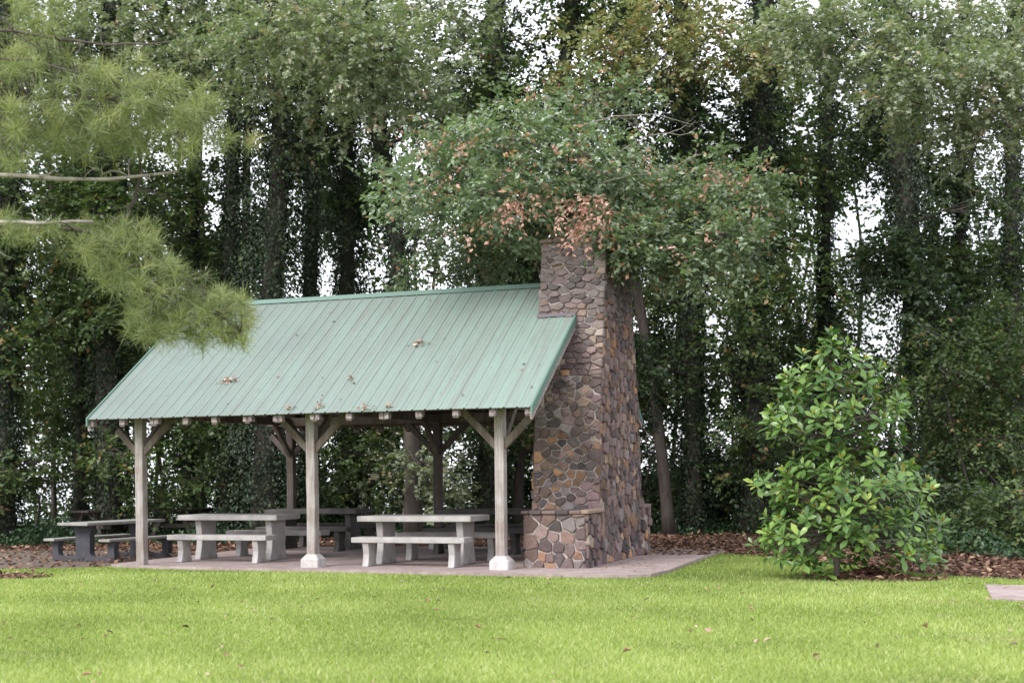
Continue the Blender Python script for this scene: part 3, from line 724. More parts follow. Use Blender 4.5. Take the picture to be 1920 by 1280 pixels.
# hearth shoulders front and rear, each with a cap ledge
for s, ext in ((-1, .40), (1, 4.18)):
    y0, y1 = (ext, CY-1.2) if s < 0 else (CY+1.2, ext)
    hx0, hx1, hz = .22, 1.16, .84
    c = MB(); c.box((hx0+.01, y0+.01 if s < 0 else y0, -.02), (hx1-.01, y1 if s < 0 else y1-.01, hz-.01))
    at_origin(c.build('shoulder_core', MORTAR), chim)
    c = MB(); yf = ext
    fm_ = lambda u, v, h, s=s, yf=yf: (u, yf+s*h, v)
    stones(c, vor([(hx0, -.02), (hx1+.01, -.02), (hx1+.01, hz-.05), (hx0, hz-.05)], jseeds(hx0, hx1, 0, .8, .22, .19), .022), fm_, .012, .035)
    fm_ = lambda u, v, h: (hx1+h, u, v)
    stones(c, vor([(y0, -.02), (y1, -.02), (y1, hz-.05), (y0, hz-.05)], jseeds(y0, y1, 0, .8, .2, .26), .02), fm_, .02, .06)
    fm_ = lambda u, v, h: (hx0-h, u, v)
    stones(c, vor([(y0, -.02), (y1, -.02), (y1, hz-.05), (y0, hz-.05)], jseeds(y0, y1, 0, .8, .25, .22), .02), fm_, .012, .03)
    at_origin(c.build('shoulder_stonework', STONE), chim)
    c = MB(); x = hx0-.05
    while x < hx1+.02:
        w = rng.uniform(.12, .27); x2 = min(x+w, hx1+.07); j = rng.uniform(-.012, .012)
        ya, yb = (ext-.055+j, y1-.02) if s < 0 else (y0+.02, ext+.055+j); n0 = len(c.f)
        c.box((x+.004, ya, hz-.05+rng.uniform(-.006, .006)), (x2-.004, yb, hz+rng.uniform(.0, .016)), bev=.012)
        cc = tuple(stone_col(.25)); c.c[n0:] = [cc]*(len(c.f)-n0); x = x2
    at_origin(c.build('cap_ledge', STONE), chim)

# ------------------------------------------------------------------ picnic tables and benches
def x_at(u, y):
    r = FWD+RGT*((u-960)/F); return CAM[0]+r[0]*(y-CAM[1])/r[1]
def leg_mesh(h, wt, wm, wb, th):
    mb = MB(); prof = []; n = 8
    for i in range(n+1):
        t = i/n; z = h*t
        w = wm+(wb-wm)*max(0, 1-t/.5)**1.25 if t < .5 else wm+(wt-wm)*((t-.5)/.5)**1.25
        prof.append((w/2, z))
    poly = [(p, z) for p, z in prof]+[(-p, z) for p, z in prof[::-1]]
    mb.prism(poly, -th/2, th/2, 'x'); return mb
def slab_obj(name, L, Wd, T, z, mat, par):
    mb = MB(); mb.box((-L/2, -Wd/2, z-T), (L/2, Wd/2, z)); o = mb.build(name, mat, par, bevel=.014); return o
def make_table(mat=CONC):
    t = empty('picnic_table'); slab_obj('tabletop', 1.95, .78, .09, .76, mat, t)
    for dx in (-.66, .72):
        o = leg_mesh(.67, .50, .40, .54, .115).build('leg', mat, t, bevel=.012); o.location = (dx, 0, 0)
    return t
def make_bench(mat=CONC):
    t = empty('bench'); slab_obj('seat', 1.9, .34, .085, .45, mat, t)
    for dx in (-.72, .72):
        o = leg_mesh(.365, .28, .22, .31, .105).build('leg', mat, t, bevel=.012); o.location = (dx, 0, 0)
    return t
TB = [((-1.68, 1.0, -.03), 'pale concrete picnic table between the middle and right front posts', CONC),
      ((-5.36, 1.6, -.03), 'pale concrete picnic table between the left and middle front posts', CONC),
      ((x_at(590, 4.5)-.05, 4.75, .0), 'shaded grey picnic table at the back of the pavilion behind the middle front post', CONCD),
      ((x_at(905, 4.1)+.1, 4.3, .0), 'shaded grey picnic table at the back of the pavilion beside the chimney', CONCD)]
BN = [((-1.58, .30, -.03), 'concrete bench in front of the table nearest the right front post', CONC),
      ((-5.22, .80, -.03), 'concrete bench in front of the table beside the left front post', CONC),
      ((-1.55, 1.86, -.02), 'concrete bench behind the front table nearest the right front post', CONC),
      ((-5.1, 2.45, -.02), 'concrete bench behind the front table beside the left front post', CONC),
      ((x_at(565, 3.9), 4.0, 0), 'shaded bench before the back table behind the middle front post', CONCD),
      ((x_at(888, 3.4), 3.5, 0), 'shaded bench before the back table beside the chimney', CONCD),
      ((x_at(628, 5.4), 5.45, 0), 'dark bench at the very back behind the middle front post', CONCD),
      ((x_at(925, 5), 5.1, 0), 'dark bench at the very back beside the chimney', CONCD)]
for kind, lst, mk, grp, cat in (('t', TB, make_table, 'concrete tables under the pavilion', 'picnic table'), ('b', BN, make_bench, 'concrete benches under the pavilion', 'bench')):
    protos = {}
    for (x, y, rz), lab, mt in lst:
        if mt.name not in protos: o = protos[mt.name] = mk(mt)
        else: o = copy_tree(protos[mt.name])
        o.location = (x, y, 0); o.rotation_euler = (0, 0, rz); tag(o, lab, cat, grp)
# dark framed table left of the pavilion, benches joined to it
t0 = empty('picnic_table', tuple(ground_at(160, 1052, LZ)), 0)
axd = unit(FWD*.88+RGT0*.475); t0.rotation_euler = (0, 0, math.atan2(axd[1], axd[0])); tag(t0, 'dark framed picnic table with joined benches standing left of the pavilion', 'picnic table')
TL = 1.95
mb = MB(); mb.box((-.3, -.36, .64), (TL-.3, .36, .69)); mb.build('tabletop', CONCT, t0, bevel=.01)
for s in (-1, 1):
    mb = MB(); mb.box((-.22, s*.66-.13, .36), (TL-.22, s*.66+.13, .405)); mb.build('bench_seat', CONCT, t0, bevel=.01)
def hframe(x):
    def rc(cx, cy, r, a0, a1, n=5): return [(cx+r*math.cos(a0+(a1-a0)*k/n), cy+r*math.sin(a0+(a1-a0)*k/n)) for k in range(n+1)]
    half = [(.74, 0), (.74, .26), (.77, .36), (.55, .36), (.60, .28)]+rc(.52, .17, .08, 0, -math.pi/2)+rc(.25, .17, .08, -math.pi/2, -math.pi)+[(.17, .45), (.22, .64)]
    poly = half+[(-a, b) for a, b in half[::-1]]
    mb = MB(); mb.prism(poly, x-.06, x+.06, 'x'); return mb
for x in (0, TL-.6): hframe(x).build('support_frame', DARKMETAL, t0, bevel=.008)
# wooden A-frame tables further back
def aframe(loc, rz, label):
    t = empty('picnic_table', loc, rz); tag(t, label, 'picnic table', 'wooden tables at the forest edge')
    mb = MB()
    for k in range(5): mb.box((-.95, -.37+k*.15, .70), (.95, -.37+k*.15+.14, .738))
    mb.build('tabletop', WOODD, t)
    for s in (-1, 1):
        mb = MB()
        for k in range(2): mb.box((-.95, s*.66-.14+k*.15, .42), (.95, s*.66-.14+k*.15+.135, .455))
        mb.build('bench_seat', WOODD, t)
    for x in (-.65, .65):
        mb = MB(); mb.beam((x, -.75, .38), (x, .75, .38), .04, .09); mb.beam((x, -.3, .68), (x, .3, .68), .04, .09)
        for s in (-1, 1): mb.beam((x-.04, s*.58, .0), (x-.04, s*.18, .70), .04, .09)
        mb.build('support_frame', WOODD, t)
    return t
aframe(tuple(ground_at(215, 1016, LZ)), YAW+.9, 'weathered wooden picnic table behind the dark framed table')
aframe(tuple(ground_at(352, 1014, LZ)), YAW+1.3, 'weathered wooden picnic table half hidden behind the front left concrete table')
# ivy covered stump
st = empty('tree_stump', tuple(ground_at(304, 1006, LZ))); tag(st, 'reddish broken tree stump wrapped in ivy just right of the left front post', 'stump')
b0 = Vector(st.location); P = np.array([(b0.x, b0.y, b0.z), (b0.x+.02, b0.y, b0.z+.6), (b0.x-.03, b0.y, b0.z+1.2)])
M_ = mk_bark('red_rot', (.07, .03, .02), (.2, .09, .06)); Pi = interp_path(P, 8)
mb = MB(); mb.tube(Pi, np.linspace(.17, .1, 8), 9, .18); at_origin(mb.build('stump_wood', M_, None, True), st)
at_origin(ivy_on(Pi, np.linspace(.2, .12, 8), 500, .3, .08, z1=b0.z+.85), st)

# ------------------------------------------------------------------ forest
def TP(u0, v0, d, us, top=13.5, lean=0.0):
    """trunk path: base seen at u0,v0 level, then (u,v) waypoints, continued up to a height"""
    b = at(u0, v0, d); b[2] = float(terr(b[0], b[1]))-.05
    P = [b]+[at(u, v, d) for u, v in us]
    e = P[-1]; dr = unit(P[-1]-P[-2]); 
    if dr[2] < .3: dr[2] = .3
    while P[-1][2] < top: P.append(P[-1]+unit(dr)*1.6+rng.normal(size=3)*.06)
    return P
def BL(items, d, rs=1.0):
    out = []
    for it in items:
        u, v, r, n = it[:4]; dd = d+(it[4] if len(it) > 4 else rng.uniform(-1.2, 1.5))
        out.append((at(u, v, dd), (r*rs*1.05, r*rs*.95, r*rs*.5), n))
    return out
GF = 'tall forest trees behind the pavilion'
IV = dict(dens=560, thick=.42, size=.08)
def IVk(**k): q = dict(IV); q.update(k); return q
# name, label, trunk(u, v, d, waypoints), r0, r1, blobs, material, options
FOREST = [
 ('oak_tree', 'ivy clad dark trunk standing at the far left edge of the photo', (2, 1000, 31, [(5, 500), (10, 0)]), .27, .16, [(30, 520, 1.6, 90), (60, 330, 1.5, 80), (0, 700, 1.2, 60), (70, 620, 1.2, 60), (20, 150, 1.6, 60)], 'forest', IVk()),
 ('maple_tree', 'slender dark maple trunk between the left edge and the roof corner', (150, 1000, 33, [(148, 650), (150, 300)]), .15, .09, [(120, 600, 1.3, 80), (170, 470, 1.4, 80), (95, 760, 1.1, 60), (140, 250, 1.6, 60), (240, 120, 1.8, 80)], 'forest', IVk(thick=.12)),
 ('maple_tree', 'stout ivy wrapped trunk just left of the pavilion roof corner', (206, 1000, 31.5, [(200, 600), (205, 250)]), .27, .18, [(230, 560, 1.4, 100), (190, 400, 1.5, 90), (270, 430, 1.5, 90), (330, 500, 1.3, 80), (250, 250, 1.7, 80), (330, 620, 1.1, 50, 1)], 'forest', IVk(thick=.3)),
 ('maple_tree', 'thin trunk seen under the roof left of the middle front post', (359, 1000, 35, [(357, 700), (365, 300)]), .14, .09, [(360, 330, 1.6, 80), (330, 150, 1.9, 100), (300, 400, 1.4, 60), (400, 560, 1.0, 40)], 'forest', IVk(thick=.08)),
 ('pine_tree', 'ivy wrapped trunk seen under the roof nearest the left front post', (424, 1000, 32, [(421, 800), (430, 500), (440, 200)]), .19, .12, [(390, 90, 1.7, 90), (350, 230, 1.3, 50)], 'forest', IVk(thick=.14)),
 ('hackberry_tree', 'bare grey narrow trunk against the white sky gap left of the tallest ivy column', (455, 1000, 34, [(458, 700), (462, 300), (468, 100)]), .11, .09, [(430, 40, 1.5, 70)], 'forest', None),
 ('poplar_tree', 'very bushy ivy column rising behind the left part of the roof', (497, 1000, 31, [(500, 700), (520, 400), (528, 170), (530, 60)]), .3, .14, [(520, 90, 1.5, 120), (600, 110, 1.4, 110), (455, 60, 1.3, 90), (540, 0, 1.6, 80)], 'pale', dict(dens=520, thick=1.5, size=.08)),
 ('poplar_tree', 'straight ivy clad trunk behind the centre of the roof ridge', (655, 1000, 33, [(652, 600), (650, 200)]), .2, .13, [(650, 120, 1.7, 120), (590, 240, .8, 36), (700, 160, 1.4, 80), (610, 420, .6, 20)], 'forest', IVk(thick=.42)),
 ('oak_tree', 'leaning black trunk behind the ridge with a brown foot seen under the roof', (775, 1000, 30, [(773, 820), (757, 560), (735, 380), (706, 240), (690, 100)]), .18, .17, [(690, 60, 1.7, 120), (770, 130, 1.6, 110), (830, 230, 1.2, 70), (640, 30, 1.6, 80)], 'pale', IVk(thick=.2, z0=2.6)),
 ('oak_tree', 'dark forked trunk top centre above the reddish leaved crown', (912, 1000, 33, [(915, 600), (925, 300), (930, 120)]), .22, .17, [(900, 190, 1.3, 100), (850, 110, 1.3, 70), (960, 170, 1.1, 70), (1010, 90, 1.3, 70)], 'forest', IVk(thick=.3)),
 ('maple_tree', 'thin leaning trunk seen between the right front post and the chimney', (968, 1000, 34, [(975, 850), (990, 600), (1040, 250), (1066, 60)]), .12, .13, [(1090, 190, 1.5, 100), (1150, 60, 1.4, 80), (1060, 0, 1.3, 60)], 'forest', IVk(thick=.1, z0=3)),
 ('sweetgum_tree', 'tree with yellow and orange tinged leaves above the chimney', (1150, 1000, 36, [(1150, 600), (1170, 200)]), .2, .13, [(1160, 70, 1.5, 105, -6), (1240, 110, 1.5, 100, -6), (1330, 80, 1.5, 100, -6), (1420, 110, 1.3, 80, -6), (1110, 150, 1.0, 50, -6), (1270, 30, 1.4, 80, -6)], 'yellow', IVk()),
 ('laurel_tree', 'dark ivy trunk second to the right of the chimney', (1302, 1000, 32, [(1300, 800), (1296, 600), (1290, 300)]), .2, .16, [(1330, 210, 1.7, 130), (1400, 300, 1.6, 130), (1300, 330, 1.4, 100), (1360, 420, 1.3, 80, 1), (1260, 200, 1.4, 80)], 'dark', IVk(thick=.36)),
 ('oak_tree', 'broad ivy trunk immediately left of the magnolia', (1418, 1000, 31.5, [(1415, 800), (1410, 560), (1425, 300)]), .32, .2, [(1440, 450, 1.5, 120), (1400, 560, 1.2, 90, -1), (1480, 540, 1.2, 80), (1450, 260, 1.5, 100), (1500, 330, 1.1, 50), (1380, 630, 1.0, 60, -1)], 'forest', IVk(thick=.4)),
 ('maple_tree', 'slim trunk against the pale sky gap above the magnolia', (1545, 1000, 34, [(1545, 600), (1550, 350), (1553, 100)]), .14, .1, [(1540, 320, 1.1, 60), (1540, 80, 1.5, 90), (1570, 560, 1.2, 70), (1500, 640, 1.1, 60)], 'forest', IVk(thick=.2)),
 ('poplar_tree', 'black ivy clad trunk behind the right shoulder of the magnolia', (1755, 1000, 32, [(1752, 830), (1735, 650), (1700, 450), (1680, 200), (1675, 50)]), .27, .18, [(1640, 250, 1.1, 90), (1700, 300, 1.1, 80), (1740, 590, 1.4, 110, -1), (1690, 140, 1.5, 90), (1800, 620, 1.3, 90)], 'dark', IVk(thick=.5)),
 ('maple_tree', 'slender trunk among small leaves right of the magnolia', (1815, 1000, 34, [(1812, 700), (1800, 400), (1805, 150)]), .13, .1, [(1850, 760, 1.4, 110), (1800, 700, 1.2, 90), (1760, 500, 1.0, 50), (1830, 360, .8, 26)], 'forest', IVk(thick=.15)),
 ('maple_tree', 'dark trunk nearest the right edge of the photo', (1905, 1000, 33, [(1900, 700), (1895, 450), (1900, 200)]), .17, .13, [(1890, 640, 1.3, 90), (1900, 860, 1.3, 90), (1880, 230, 1.3, 60), (1900, 480, .8, 26)], 'forest', IVk(thick=.2)),
]
for nm, lab, (u0, v0, d, us), r0, r1, bl, mt, iv in FOREST:
    bl = list(bl)
    for _ in range(13):
        if u0 in (455, 497): break
        vv_ = rng.choice([rng.uniform(330, 640), rng.uniform(620, 960)]); uu_ = u0+rng.uniform(-95, 95)
        if (400 < uu_ < 860 and vv_ < 610 and rng.random() < .6) or (1480 < uu_ < 1660 and 230 < vv_ < 560 and rng.random() < .4) or (1770 < uu_ and vv_ < 600 and rng.random() < .65): continue
        bl.append((uu_, vv_, rng.uniform(.6, 1.15), int(rng.uniform(34, 70)), rng.uniform(-1.3, 3)))
    tree(nm, lab, 'tree', GF, TP(u0, v0, d, us), r0, r1, BL(bl, d), G[mt], leaf=.13 if mt != 'pale' else .11, m_=16, L=.55, ivy=iv, shell=.6, tpl='lobed' if mt == 'pale' else 'diamond')
# the big leaning tree with dead russet sprigs whose crown hangs over the chimney
def russet(root, P, R):
    cs = [(1100, 375, 22.0, .3, 14), (1125, 400, 22, .3, 14), (1060, 395, 22, .22, 7), (965, 378, 22.1, .3, 10), (930, 402, 22.1, .3, 9), (1000, 372, 22.1, .2, 5), (1090, 437, 21.7, .2, 12), (825, 260, 22.8, .35, 5), (905, 268, 22.6, .25, 4), (845, 330, 22.4, .2, 4), (1345, 325, 22.3, .2, 6), (1420, 320, 22.4, .2, 3), (1410, 380, 22.2, .12, 2), (1310, 437, 22, .12, 2), (960, 318, 22.2, .25, 3), (1010, 165, 24, .4, 5), (780, 235, 23.5, .4, 4), (1240, 470, 21.6, .15, 2), (870, 440, 22.3, .2, 3), (1210, 300, 22.4, .3, 3), (1040, 300, 22.3, .4, 4)]
    bl = [(at(u, v, d-.75), (r, r, r*.6), int(n*1.2)) for u, v, d, r, n in cs]
    p, t, n2, s, q, O = sprays(bl, 8, .085, .26, .5, up=.2)
    at_origin(leaves('dead_sprigs', p, t, n2, s, G['russet'], 'diamond', q), root)
    mb = MB()
    def fork(Q, r, lv):
        mb.tube(Q, np.linspace(r, r*.4, len(Q)), 5)
        if lv:
            for k in range(3):
                i0 = rng.integers(2, len(Q)-1); dv = unit(Q[i0]-Q[i0-1]); e = Q[i0]+unit(dv+rng.normal(size=3)*.55+np.array([0, 0, .1]))*rng.uniform(.25, .5)*lv/2
                fork(path_noise(bezier(Q[i0], e, .12, 6), .012), r*.55, lv-1)
    for pts in ([(1135, 310), (1190, 262), (1240, 245), (1290, 262), (1306, 240)], [(1120, 345), (1180, 330), (1250, 320), (1310, 290)], [(1085, 240), (1150, 215), (1230, 212), (1300, 235)]):
        fork(path_noise(interp_path([at(u, v, 22.0+.1*k) for k, (u, v) in enumerate(pts)], 10), .012), .013, 2)
    at_origin(mb.build('bare_twigs', TWIGP, None, True), root)
trk = TP(1256, 1000, 31.4, [(1244, 880), (1228, 740), (1208, 620), (1186, 500)], top=4)
trk = trk[:5]+[at(1165, 430, 29), at(1120, 350, 26.5), at(1090, 280, 24.5)]
CR = [(800, 330, 1.0, 150), (880, 290, 1.1, 170), (960, 250, 1.1, 160), (1050, 230, 1.1, 140), (850, 400, .9, 140), (940, 370, 1.0, 170), (1030, 350, 1.0, 170), (1110, 300, 1.0, 140), (1010, 415, .6, 90), (1180, 350, 1.0, 130), (1250, 380, 1.0, 170), (1340, 390, .9, 160), (1405, 350, .7, 90), (1200, 440, .65, 140, -.6), (1290, 450, .75, 150), (1225, 490, .4, 70, -.8), (1168, 462, .34, 64, -1.0), (1150, 425, .4, 70, -.9), (1360, 440, .6, 90), (1420, 400, .5, 60), (880, 470, .7, 80, 2), (760, 370, .6, 60), (955, 470, .6, 60, 2), (800, 510, .6, 56, 2.5), (1320, 330, .8, 90), (1130, 180, .9, 80, 1.5), (1260, 500, .4, 60, -.5), (1390, 480, .5, 50), (1080, 405, .4, 50, -.3), (900, 520, .5, 40, 2.5), (1320, 500, .5, 56)]
tree('oak_tree', 'leaning grey trunk right of the chimney whose crown with reddish dead sprigs hangs over it', 'tree', None, trk, .135, .1,
     BL(CR, 22.9), G['greygreen'], leaf=.10, m_=14, L=.36, bark=BARK, ivy=IVk(thick=.16, z0=2.3, z1=4.5), extra=russet, limb_r=.075, up=.5, tw=True, nlimb=7, droop=.15)
# tree whose leafy boughs reach in at the top right
trk = [at(2350, 960, 27), at(2330, 500, 27), at(2300, 200, 27), at(2280, -100, 27), at(2270, -400, 27)]; trk[0][2] = LZ
def rbranch(root, P, R):
    mb = MB()
    Q = interp_path([at(2320, 330, 27), at(2100, 250, 26), at(1930, 205, 25), at(1800, 175, 24.6), at(1740, 150, 24.4), at(1690, 110, 24.2)], 16); mb.tube(Q, np.linspace(.09, .02, 16), 8, .05)
    for pts in ([(1800, 175), (1760, 130), (1745, 80)], [(1870, 195), (1830, 260), (1790, 300)], [(1740, 150), (1660, 190), (1620, 230)]):
        mb.tube(interp_path([at(u, v, 24.5) for u, v in pts], 8), np.linspace(.02, .006, 8), 5)
    at_origin(mb.build('bough', BARKL, None, True), root)
tree('maple_tree', 'leafy bough with bright green leaves reaching in at the top right', 'tree', None, trk, .3, .2,
     BL([(1880, 40, 1.3, 150), (1790, 60, 1.1, 120), (1700, 40, 1.0, 110), (1850, 140, 1.1, 120), (1740, 140, .9, 80), (1900, 110, .9, 90), (1600, 60, 1.0, 90), (1530, 40, .9, 70), (1640, 120, .9, 80), (1580, 130, .6, 40), (1780, 230, .6, 50), (1690, 200, .5, 44), (1480, 30, .7, 50, 1), (1860, 250, .6, 50), (1900, 210, .6, 50), (1720, 260, .4, 20), (1820, 300, .45, 22), (1500, 110, .5, 30), (1460, 60, .6, 40), (1650, 190, .4, 20)], 24.5),
     G['pale'], leaf=.095, m_=16, L=.45, tpl='lobed', extra=rbranch, limb_r=.02, droop=.15, nlimb=3)
# pale leaved tree filling the top left centre
tree('maple_tree', 'pale grey green maple crown at the top left of centre', 'tree', None, TP(575, 1000, 36, [(580, 600), (590, 200)]), .2, .15,
     BL([(600, 60, 1.4, 130, -7), (690, 110, 1.3, 130, -7.5), (740, 90, 1.0, 80, -7.5), (540, 40, 1.2, 90, -7), (650, 20, 1.3, 90, -7), (700, 180, .8, 50, -7), (450, 90, 1.2, 80, -6), (600, 190, .8, 44, -5), (500, 160, .7, 40, -5), (770, 190, .6, 30, -6), (420, 190, .8, 40, -4), (560, 270, .5, 16, -4), (660, 250, .6, 22, -5), (820, 140, .6, 30, -5), (850, 20, 1.0, 60, -4), (900, 60, .8, 40, -4), (790, 10, .9, 50, -5), (360, 120, .9, 50, -4), (250, 40, 1.2, 90, -4), (120, 60, 1.2, 80, -3), (340, 20, 1.1, 70, -3), (190, 0, 1.0, 60, -3), (420, 0, 1.0, 60, -3)], 34),
     G['pale'], leaf=.1, m_=18, L=.55, tpl='lobed', ivy=IVk(thick=.15), limb_r=.04, droop=.15, nlimb=5)
# understory
GU = 'young trees in the forest understory'
UND = [
 ('dogwood_sapling', 'low dark sapling at the left edge behind the picnic tables', (60, 34, [(50, 800, 1.2, 80), (90, 900, 1.0, 60), (20, 880, 1.0, 60)]), 'dark'),
 ('dogwood_sapling', 'green sapling left of the left front post', (180, 36, [(150, 850, 1.1, 70), (220, 780, 1.1, 70), (235, 900, 1.0, 60)]), 'forest'),
 ('beech_sapling', 'bright green sapling seen right of the left front post', (330, 40, [(330, 850, 1.1, 70), (350, 930, .9, 46), (400, 810, .9, 40)]), 'bright'),
 ('dogwood_sapling', 'dark sapling filling the space behind the left concrete table', (470, 36, [(450, 880, .9, 50), (510, 850, .9, 60), (480, 930, .8, 50)]), 'forest'),
 ('holly_sapling', 'dense grey green sapling seen under the roof right of the middle front post', (690, 32, [(680, 850, 1.0, 95), (740, 830, .9, 85), (650, 920, .9, 70), (720, 910, .9, 80)]), 'forest'),
 ('beech_sapling', 'yellow green sapling seen under the roof near the mid rear post', (800, 41, [(800, 850, .7, 20), (870, 880, .8, 30), (880, 820, .7, 24)]), 'bright'),
 ('beech_sapling', 'bright sapling between the right front post and chimney', (985, 40, [(985, 840, .9, 56), (970, 910, .8, 44), (950, 780, .8, 40)]), 'bright'),
 ('dogwood_sapling', 'dark sapling hugging the right side of the chimney', (1220, 34, [(1215, 700, 1.0, 60), (1230, 850, 1.0, 70), (1200, 930, .9, 60), (1270, 920, .9, 60)]), 'dark'),
 ('beech_sapling', 'yellow green sapling between the two trunks right of the chimney', (1350, 39, [(1350, 800, 1.0, 70), (1340, 880, .9, 56), (1270, 680, .9, 44), (1360, 700, .9, 50)]), 'bright'),
 ('holly_sapling', 'low dark holly between the leaning trunk and the broad ivy trunk', (1350, 33, [(1340, 960, 1.0, 70), (1400, 940, .9, 60), (1280, 970, .8, 50)]), 'dark'),
 ('beech_sapling', 'sapling behind the top of the magnolia', (1600, 37, [(1590, 620, 1.1, 66), (1640, 700, 1.1, 70), (1540, 700, 1.0, 60), (1660, 850, 1.1, 70)]), 'forest'),
 ('holly_sapling', 'dark green spreading sapling right of the magnolia', (1800, 31, [(1790, 820, 1.2, 130), (1860, 880, 1.1, 110), (1740, 740, 1.0, 90), (1890, 960, .9, 90), (1810, 960, 1.0, 90)]), 'forest'),
 ('beech_sapling', 'leafy green sapling at the right edge at mid height', (1900, 30, [(1900, 760, 1.0, 100), (1880, 680, .9, 70), (1915, 560, .7, 40)]), 'forest'),
 ('dogwood_sapling', 'sapling behind the left end of the roof', (300, 35, [(260, 700, 1.2, 80), (180, 690, 1.0, 60), (100, 690, 1.0, 60)]), 'forest'),
 ('beech_sapling', 'yellow green foliage behind the roof ridge right of the ivy trunk', (690, 38, [(700, 470, .9, 50), (690, 380, .8, 40), (610, 500, .7, 26), (800, 480, .7, 30)]), 'bright'),
 ('holly_shrub', 'low dark shrub just right of the foot of the magnolia', (1770, 26, [(1770, 980, .6, 70), (1740, 940, .6, 60), (1800, 940, .6, 60)]), 'dark'),
 ('holly_shrub', 'low dark shrub at the right edge behind the leaf litter', (1880, 24, [(1890, 1000, .5, 64), (1850, 980, .5, 60), (1900, 940, .6, 64), (1860, 930, .5, 44)]), 'forest'),
 ('holly_shrub', 'dark shrub behind the magnolia crown', (1640, 28, [(1640, 960, .7, 70), (1580, 960, .6, 60), (1690, 900, .7, 60)]), 'dark'),
 ('beech_sapling', 'soft mid green young tree right of the magnolia crown', (1830, 29, [(1800, 640, .9, 80), (1850, 720, .9, 80), (1760, 690, .8, 60), (1880, 820, .8, 70), (1790, 780, .7, 60)]), 'forest'),
]
for nm, lab, (u0, d, bl), mt in UND:
    tree(nm, lab, 'tree', GU, TP(u0, 990, d, [(u0+rng.uniform(-25, 25), 930), (u0+rng.uniform(-40, 40), 900)], top=.7 if 'shrub' in nm else 2.4), .04, .012, BL([(a_, b_, c_, d_, rng.uniform(-.8, .8)) for a_, b_, c_, d_ in bl], d), G[mt], leaf=.11, m_=14, L=.6, bark=TWIG, up=.55, sides=6, limb_r=.02, droop=.2)
# the wood beyond: one mass of foliage on the slope down to the lake, plus an unseen canopy added overhead to keep the wood dark
for NB, mt_, nm_, lb_ in ((170, 'bright', 'distant_woods', 'sunlit yellow green foliage of the wood on the slope behind the trees'), (360, 'forest', 'distant_woods', 'shaded green foliage of the wood on the slope behind the trees')):  # backlit and shaded look put into the two leaf colours
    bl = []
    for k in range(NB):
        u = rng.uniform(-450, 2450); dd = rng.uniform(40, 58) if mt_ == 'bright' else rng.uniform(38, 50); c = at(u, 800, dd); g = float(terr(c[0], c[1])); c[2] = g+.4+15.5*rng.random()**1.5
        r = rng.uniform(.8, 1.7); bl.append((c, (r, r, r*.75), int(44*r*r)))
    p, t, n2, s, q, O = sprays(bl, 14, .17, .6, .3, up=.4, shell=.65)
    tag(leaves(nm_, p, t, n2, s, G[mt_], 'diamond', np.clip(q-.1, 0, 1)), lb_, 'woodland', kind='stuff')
mb = MB()
for k in range(46):
    u = rng.uniform(-100, 2020); dd = rng.uniform(38, 56); b = at(u, 900, dd); b[2] = float(terr(b[0], b[1]))-.1
    P = [b+np.array([rng.normal()*.12*i, rng.normal()*.1*i, i*2.4]) for i in range(8)]; mb.tube(interp_path(P, 12), np.linspace(rng.uniform(.05, .14), .04, 12), 6)
tag(mb.build('distant_trunks', BARK, None, True), 'thin dark trunks of the wood on the slope behind the trees', 'woodland', kind='stuff')
bl = []
for k in range(240):
    u = rng.uniform(-350, 2270); dd = rng.uniform(31, 56); c = at(u, 0, dd); c[2] = 3.0+.345*dd+rng.uniform(0, 3.5)
    r = rng.uniform(1.4, 2.6); bl.append((c, (r, r, r*.5), int(9*r*r)))
p, t, n2, s, q, O = sprays(bl, 12, .28, 1.2, .3, up=.5)
tag(leaves('shading_canopy', p, t, n2, s, G['forest'], 'diamond', q), 'unseen green canopy high over the trunks, added to darken the wood', 'woodland', kind='stuff')

# ------------------------------------------------------------------ young magnolia on the lawn
mg0 = ground_at(1570, 1084, LZ); mag = empty('magnolia_tree', tuple(mg0)); tag(mag, 'glossy young magnolia standing on the lawn at the right', 'tree')
md = float(np.dot(mg0-CAM, FWD))
tpts = interp_path([mg0-np.array([0, 0, .05]), at(1568, 1000, md), at(1572, 880, md), at(1562, 740, md), at(1553, 640, md)], 16)
mb = MB(); mb.tube(tpts, np.linspace(.045, .012, 16), 8, .06)
SIL = [(628, 1545, 1575, 3), (655, 1510, 1612, 7), (690, 1480, 1650, 12), (722, 1462, 1678, 14), (752, 1440, 1695, 18), (778, 1422, 1702, 19), (805, 1450, 1690, 12), (833, 1500, 1640, 6), (862, 1465, 1690, 12), (888, 1425, 1742, 22), (915, 1440, 1735, 24), (945, 1455, 1740, 24), (975, 1440, 1755, 26), (1003, 1415, 1740, 24), (1030, 1430, 1770, 24), (1052, 1490, 1770, 14)]
tips = []; ppm = F/md
